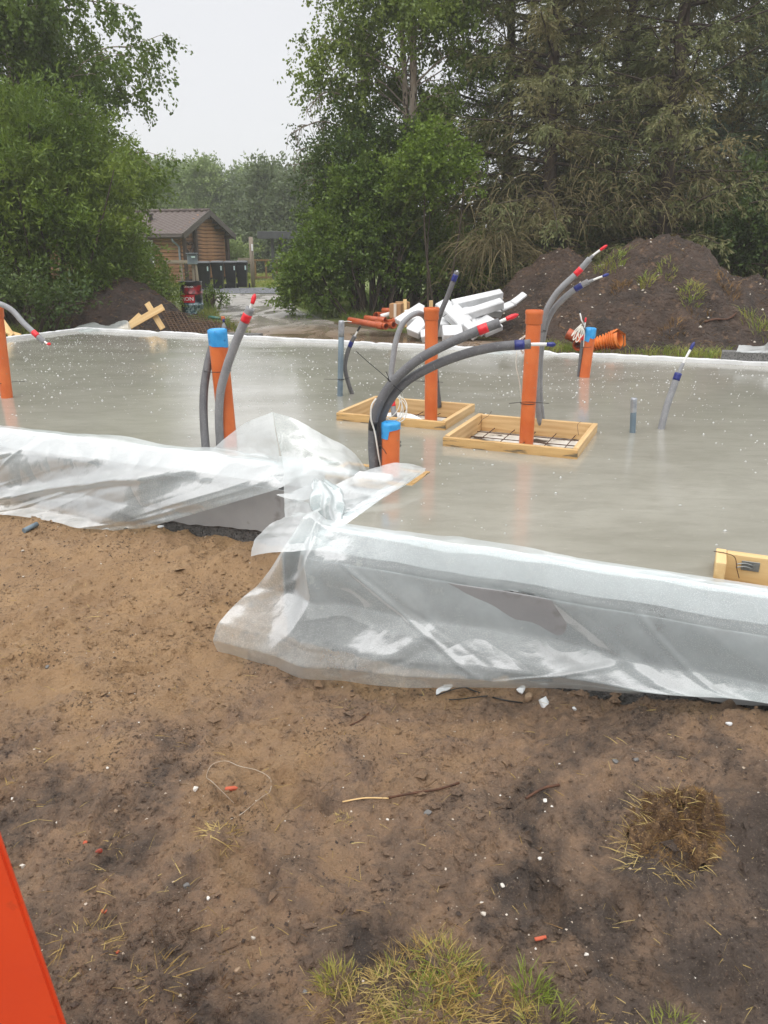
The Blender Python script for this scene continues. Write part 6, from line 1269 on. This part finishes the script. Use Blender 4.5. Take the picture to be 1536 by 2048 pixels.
for i, (px, py, w, h, mt, lb, nm, ct) in enumerate(((855, 1628, .045, .028, 'stone', 'rounded grey stone left of the root clump', 'stone', 'stone'), (475, 1945, .036, .03, 'stone_tan', 'tan stone left of the grass clump', 'stone', 'stone'), (232, 1623, .026, .02, 'stone_tan', 'small tan stone above the brick shards', 'stone', 'stone'), (373, 1773, .028, .018, 'stone', 'small dark grey stone in the dark soil', 'stone', 'stone'),
        (1232, 1526, .04, .025, 'stone', 'grey lump on the sand near the right wall', 'stone', 'stone'), (1272, 1523, .028, .018, 'stone', 'smaller grey lump right of another one', 'stone', 'stone'), (95, 1335, .03, .02, 'stone', 'half buried grey stone at the left edge of the sand', 'stone', 'stone'), (610, 1985, .02, .014, 'stone', 'grey pebble at the left foot of the grass clump', 'stone', 'stone'),
        (46, 1734, .026, .018, 'white_chip', 'white pebble near the orange panel', 'pebble', 'pebble'), (216, 1539, .018, .012, 'white_chip', 'white crumb in the dark soil patch at left', 'pebble', 'pebble'), (26, 1598, .018, .014, 'white_chip', 'white crumb at the left edge', 'pebble', 'pebble'), (417, 1798, .02, .014, 'white_chip', 'white crumb below the wire loop', 'pebble', 'pebble'), (506, 1877, .022, .016, 'white_chip', 'white crumb left above the grass clump', 'pebble', 'pebble'), (392, 1589, .034, .018, 'white_chip', 'white chip left of the wire loop', 'pebble', 'pebble'),
        (967, 1830, .022, .014, 'white_chip', 'bright white bean shaped pebble above the grass clump', 'pebble', 'pebble'), (1080, 1718, .024, .014, 'white_chip', 'white angular chip below the dark twig', 'pebble', 'pebble'), (1005, 1772, .022, .014, 'white_chip', 'white chip beside a grey pebble', 'pebble', 'pebble'), (1172, 1910, .02, .014, 'white_chip', 'white chip right of the orange strip', 'pebble', 'pebble'), (1090, 1602, .026, .012, 'white_chip', 'pale chip right of the dark twig', 'pebble', 'pebble'), (775, 1640, .016, .01, 'white_chip', 'pale chip left of the rounded grey stone', 'pebble', 'pebble'), (46, 1106, .03, .02, 'white_chip', 'white foam crumb on the sand at the far left', 'pebble', 'pebble'), (202, 1126, .02, .014, 'white_chip', 'white foam crumb on the sand below the left sheet', 'pebble', 'pebble'),
        (198, 1705, .034, .028, 'brick_dark', 'dark red brick shard, larger of two at left', 'brick_shard', 'brick'), (171, 1686, .028, .014, 'brick', 'flat orange brick shard beside the dark red one', 'brick_shard', 'brick'), (208, 1824, .03, .018, 'brick', 'orange brick shard above the straw at left', 'brick_shard', 'brick'), (236, 1905, .016, .012, 'brick', 'tiny orange brick crumb near the grass', 'brick_shard', 'brick'))):
    k = 1.0; p = gp(px, py); w *= .78; h *= .78; chunk(nm, p + UZ * h * .22, (w, w * .8, h), lb, 300 + i, mt, ct, None, i * 1.3, 8, .06)
tag(MB().obox(gp(1088, 1879, .008), [1, .22, 0], [-.22, 1, 0], UZ, .062, .012, .007, .002).build('plastic_strip', M['brick']), 'orange plastic strip lying right of the grass clump', 'strip')
tag(MB().obox(gp(466, 1579, .010), [1, .12, .05], [-.12, 1, 0], UZ, .062, .016, .014, .003).build('wood_chip', M['brick']), 'reddish wood chip inside the wire loop', 'wood chip')
# scraps along the wall
for i, (px, py, sx_, sy_, h, mt, lb) in enumerate(((388, 1065, .14, .05, .035, 'eps', 'oblong white foam block at the foot of the left wall'), (427, 1062, .05, .04, .05, 'eps', 'pointed white foam scrap beside the oblong block'), (490, 1074, .10, .05, .03, 'eps', 'flat white foam scrap at the stepped corner'), (322, 1056, .05, .03, .02, 'eps', 'tiny white foam scrap at the end of the left sheet'), (890, 1372, .15, .05, .03, 'eps', 'long white foam scrap under the near sheet hem'), (1040, 1392, .06, .04, .03, 'eps', 'white foam scrap touching the yellow lump'), (1056, 1402, .045, .04, .045, 'stone_tan', 'yellowish foam lump at the foot of the near wall'), (1090, 1408, .09, .05, .03, 'eps', 'grey white foam scrap right of the yellow lump'), (1148, 1424, .02, .015, .015, 'eps', 'small white foam bit at the wall foot'), (1458, 1446, .025, .02, .012, 'eps', 'small white foam bit at the right edge of the wall'))):
    chunk('foam_scrap', gp(px, py) + UZ * h * .35, (sx_, sy_, h), lb, 400 + i, mt, 'foam', 'foam scraps along the foundation', -.4 + i * .3, 6, .1)
tag(MB().tube([gp(48, 1062, .02), gp(75, 1054, .02)], .018, 12, True, .004).build('pipe_offcut', M['conduit']), 'short grey pipe offcut on the sand at the far left', 'pipe')
def rod(name, pts, r, mat, label, cat='wire', group=None): return tag(MB().tube(crom([gp(px, py, dz) for px, py, dz in pts], 6), r, 6).build(name, M[mat]), label, cat, group)
rod('tie_wire', [(838, 1393, .006), (900, 1396, .008), (975, 1398, .006)], .0028, 'black_tie', 'straight black wire, lowest of the bundle by the near wall', 'wire', 'black wires by the near wall'); rod('tie_wire', [(872, 1393, .01), (915, 1384, .02), (962, 1377, .012)], .0028, 'black_tie', 'black wire crossing the bundle by the near wall', 'wire', 'black wires by the near wall'); rod('tie_wire', [(912, 1377, .015), (950, 1390, .02), (1000, 1402, .01), (1045, 1408, .006)], .0035, 'black_tie', 'longest black wire slanting right by the near wall', 'wire', 'black wires by the near wall')
rod('stick', [(777, 1596, .006), (830, 1590, .012), (875, 1582, .008), (918, 1568, .006)], .0045, 'rebar', 'dark thin stick left of the rounded stone', 'stick'); rod('stick', [(1052, 1594, .006), (1085, 1583, .014), (1118, 1574, .008)], .0055, 'rebar', 'short dark stick above the white chips', 'stick'); rod('stick', [(700, 1452, .005), (720, 1440, .01), (738, 1428, .006)], .003, 'rebar', 'small dark stick on the sand below the sheet', 'stick')
rod('stick', [(685, 1604, .012), (730, 1603, .016), (777, 1602, .012)], .003, 'wood_pale', 'pale straight stalk left of the dark stick', 'stick')
pg = [(1030, 218), (940, 190), (908, 130), (930, 75), (990, 65), (1055, 90), (1130, 100), (1185, 130), (1185, 190), (1150, 240), (1060, 290), (1012, 318)]
rod('wire_loop', [(x / 2.194, 1500 + y / 2.194, .016 + .006 * math.sin(i * 1.7)) for i, (x, y) in enumerate(pg)], .0011, 'pebble', 'thin pale wire loop lying on the dark soil', 'wire')
for (px, py, ln, lb) in ((498, 1318, .05, 'short black peg at the corner of the near sheet'), (711, 1338, .10, 'black peg holding the hem of the near sheet')):
    p = gp(px, py); tag(MB().tube([p - UZ * .02, p + UZ * ln * .5, p + UZ * ln + np.array([.004, 0, 0])], .0045, 8).build('ground_peg', M['black_tie']), lb, 'peg')
# grass, straw and root clumps
M['straw_green'] = leafmat('half_dry_grass', rgb(190, 170, 98), rgb(140, 150, 66), rgb(120, 140, 54), .3, .55, 5)
i = 0
for (px, py, n, rad, h, mt, lb, nm, fl, le) in ((672, 1965, 240, .055, .075, 'straw_green', 'yellow green grass clump, leftmost at the bottom', 'grass_clump', .2, .9), (700, 2030, 420, .10, .085, 'grass_straw', 'straw below the leftmost grass clump', 'grass_clump', .55, 1.5), (850, 1985, 900, .16, .10, 'grass_straw', 'matted straw in the middle of the grass at the bottom', 'grass_clump', .6, 1.6), (880, 1930, 190, .08, .10, 'straw_green', 'upper edge of the grass with loose stalks', 'grass_clump', .5, 1.4), (800, 1990, 170, .09, .06, 'grass_green', 'short green blades growing through the straw', 'grass_clump', .2, .9), (920, 1960, 170, .08, .07, 'grass_green', 'green blades at the right upper edge of the straw', 'grass_clump', .2, .9), (1065, 1985, 200, .055, .085, 'grass_green', 'fresh green grass clump right of the straw', 'grass_clump', .1, .7), (960, 2040, 620, .14, .085, 'grass_straw', 'straw along the bottom edge', 'grass_clump', .6, 1.6), (840, 2060, 260, .12, .07, 'straw_green', 'half dry grass at the bottom edge', 'grass_clump', .3, 1.1), (1090, 2045, 200, .07, .07, 'straw_green', 'half dry grass below the fresh green clump', 'grass_clump', .3, 1.1), (1350, 2045, 110, .06, .06, 'straw_green', 'small grass tuft at the bottom right', 'grass_tuft', .3, 1.), (1180, 2050, 60, .05, .05, 'grass_straw', 'sparse dry tuft at the bottom edge', 'grass_tuft', .5, 1.3),
        (440, 1662, 110, .05, .10, 'grass_straw', 'golden straw tuft below the wire loop', 'straw_tuft', .85, 2.2), (690, 1635, 60, .035, .035, 'grass_straw', 'small golden tuft left of the rounded stone', 'straw_tuft', .4, 1.2), (640, 1640, 50, .035, .03, 'roots', 'small brown tuft left of the golden one', 'straw_tuft', .4, 1.2), (225, 1680, 22, .03, .07, 'grass_straw', 'few dry stalks above the brick shards', 'straw_tuft', .85, 2.2), (40, 1565, 22, .05, .11, 'grass_straw', 'pale stalks at the left edge', 'straw_tuft', .85, 2.2), (185, 1890, 100, .09, .13, 'grass_straw', 'matted straw right of the orange panel', 'straw_tuft', .93, 3.), (310, 1960, 70, .09, .12, 'grass_straw', 'loose straw left of the tan stone', 'straw_tuft', .93, 3.), (480, 1880, 24, .07, .10, 'grass_straw', 'few crossed stalks above the tan stone', 'straw_tuft', .93, 3.)):
    tuft(gp(px, py), n, rad, h * .72, lb, mt, 500 + i, le, .0024, gz, nm, 'grass', None, fl, .25); i += 1
M['roots_dark'] = leafmat('dark_rootlets', rgb(70, 52, 38), rgb(48, 36, 28), rgb(92, 68, 46), .05, .8, 8)
M['clod'] = pmat('matted_root_clod', rgb(118, 92, 64), rgb(78, 58, 42), 30, .9, 160, 1.0, .02, coord='pos', c3=rgb(150, 120, 82), s3=90, f3=(.55, .65))
def root_clump(px, py, w, h, n, label, seed, extra=0):
    p = gp(px, py); o = thing('root_clump', label, 'root clump', p); rs = np.random.RandomState(seed); xs_ = np.linspace(-w, w, 30); XX, YY = np.meshgrid(xs_, xs_); d = np.sqrt((XX / w) ** 2 + (YY / w / .75) ** 2) + .9 * fbm(XX / w * 1.6, YY / w * 1.6, 3, seed + 7); Z = h * np.maximum(0, 1 - d ** 2.5) ** .6 * (1 + 1.1 * fbm(XX * 46, YY * 46, 4, seed) + .5 * fbm(XX * 9, YY * 9, 2, seed + 3)) - .01 * (d > .97)
    X_ = XX + p[0]; Y_ = YY + p[1]; zf = gz(X_, Y_) + Z; grid_mesh('clod', np.stack([X_.ravel(), Y_.ravel(), zf.ravel() - .004], 1), 30, 30, M['clod'], o, None, False)
    def zz(x, y): dd = np.sqrt(((x - p[0]) / w) ** 2 + ((y - p[1]) / w / .75) ** 2) + .9 * fbm((x - p[0]) / w * 1.6, (y - p[1]) / w * 1.6, 3, seed + 7); return gz(x, y) + h * np.maximum(0, 1 - dd ** 2) ** .8
    V, q, r = blades(p, n, w * .95, max(.03, h * .4), 2.6, seed, .002, zz, .8, .6); quads_mesh('roots', V, q, M['roots'], o, False, {'rnd': ('FACE', r)})['kind'] = 'stuff'
    if extra: V, q, r = blades(p + np.array([-w * .3, -w * .2, 0]), extra, w * 1.0, h * 1.2, 2.0, seed + 1, .0026, zz, .75, .4); quads_mesh('stalks', V, q, M['grass_straw'], o, False, {'rnd': ('FACE', r)})['kind'] = 'stuff'
root_clump(1350, 1655, .165, .065, 4200, 'large brown root clump lying on the sand at right', 31, 240); 
for (px, py, n, rad, lb) in ((345, 1858, 190, .06, 'dark rootlet tuft in the dark soil'), (425, 2005, 260, .085, 'dark rootlet tuft left of the grass at the bottom')): tuft(gp(px, py), n, rad, .05, lb, 'roots_dark', 700 + px, 2.0, .002, gz, 'rootlets', 'roots', None, .6, .5)
rs = np.random.RandomState(8); n = 800; y = .95 + 3.6 * rs.rand(n) ** 1.2; x = rs.uniform(-1, 1, n) * (.28 + .58 * y); a_, b_ = toab(x, y); k = ~((b_ > BF - .35) & (a_ > AK - .4)) & (b_ < BL - .4); x, y = x[k], y[k]
V, q, r = blades((0, 0, 0), len(x), .0005, .075, 2.0, 9, .0022, None, .85, .3); V = V + np.repeat(np.c_[x, y, gz(x, y) + .004], 6, 0); tag(quads_mesh('loose_straw', V, q, M['grass_straw'], None, False, {'rnd': ('FACE', r)}), 'loose stalks scattered over the soil', kind='stuff')
V, q, r = blades((0, 0, 0), len(x), .0005, .06, 2.0, 10, .0022, None, .85, .3); rs.shuffle(x); V = V + np.repeat(np.c_[x, y, gz(x, y) + .004], 6, 0); tag(quads_mesh('loose_roots', V, q, M['roots'], None, False, {'rnd': ('FACE', r)}), 'dark rootlets scattered over the soil', kind='stuff')
# orange painted panel standing at the left, close to the photographer
M['panel'] = pmat('orange_red_paint', rgb(228, 78, 38), rgb(218, 70, 34), 5, .45, 120, .08, c3=rgb(150, 66, 44), s3=11, f3=(.62, .72), rvar=.12)
Yp = .80; e0, e1 = W(0, 1690, Yp), W(125, 2048, Yp); d = (e1 - e0) / (e0[2] - e1[2]); T_ = e0 - d * .28; B_ = e0 + d * (e0[2] + .0); TL, BLp = T_ + np.array([-.35, 0, 0]), B_ + np.array([-.95, 0, 0])
ps = thing('barrier_board', 'orange red painted board cut by the lower left corner', 'barrier', (B_ + BLp) / 2)
fr_ = [T_, B_, BLp, TL]; th = np.array([0, .012, 0]); V = fr_ + [q + th for q in fr_]; ce = np.mean(V, 0)
V2 = [q + nrm(ce - q) * .004 for q in V]; bm = bmesh.new(); vv = [bm.verts.new(q) for q in V]
for f in ((3, 2, 1, 0), (4, 5, 6, 7), (0, 1, 5, 4), (1, 2, 6, 5), (2, 3, 7, 6), (3, 0, 4, 7)): bm.faces.new([vv[i] for i in f])
bmesh.ops.bevel(bm, geom=list(bm.edges), offset=.004, segments=2, affect='EDGES'); bm.verts.index_update(); mb = MB(); mb.add([v.co[:] for v in bm.verts], [tuple(v.index for v in f.verts) for f in bm.faces]); bm.free(); mb.build('plate', M['panel'], ps)
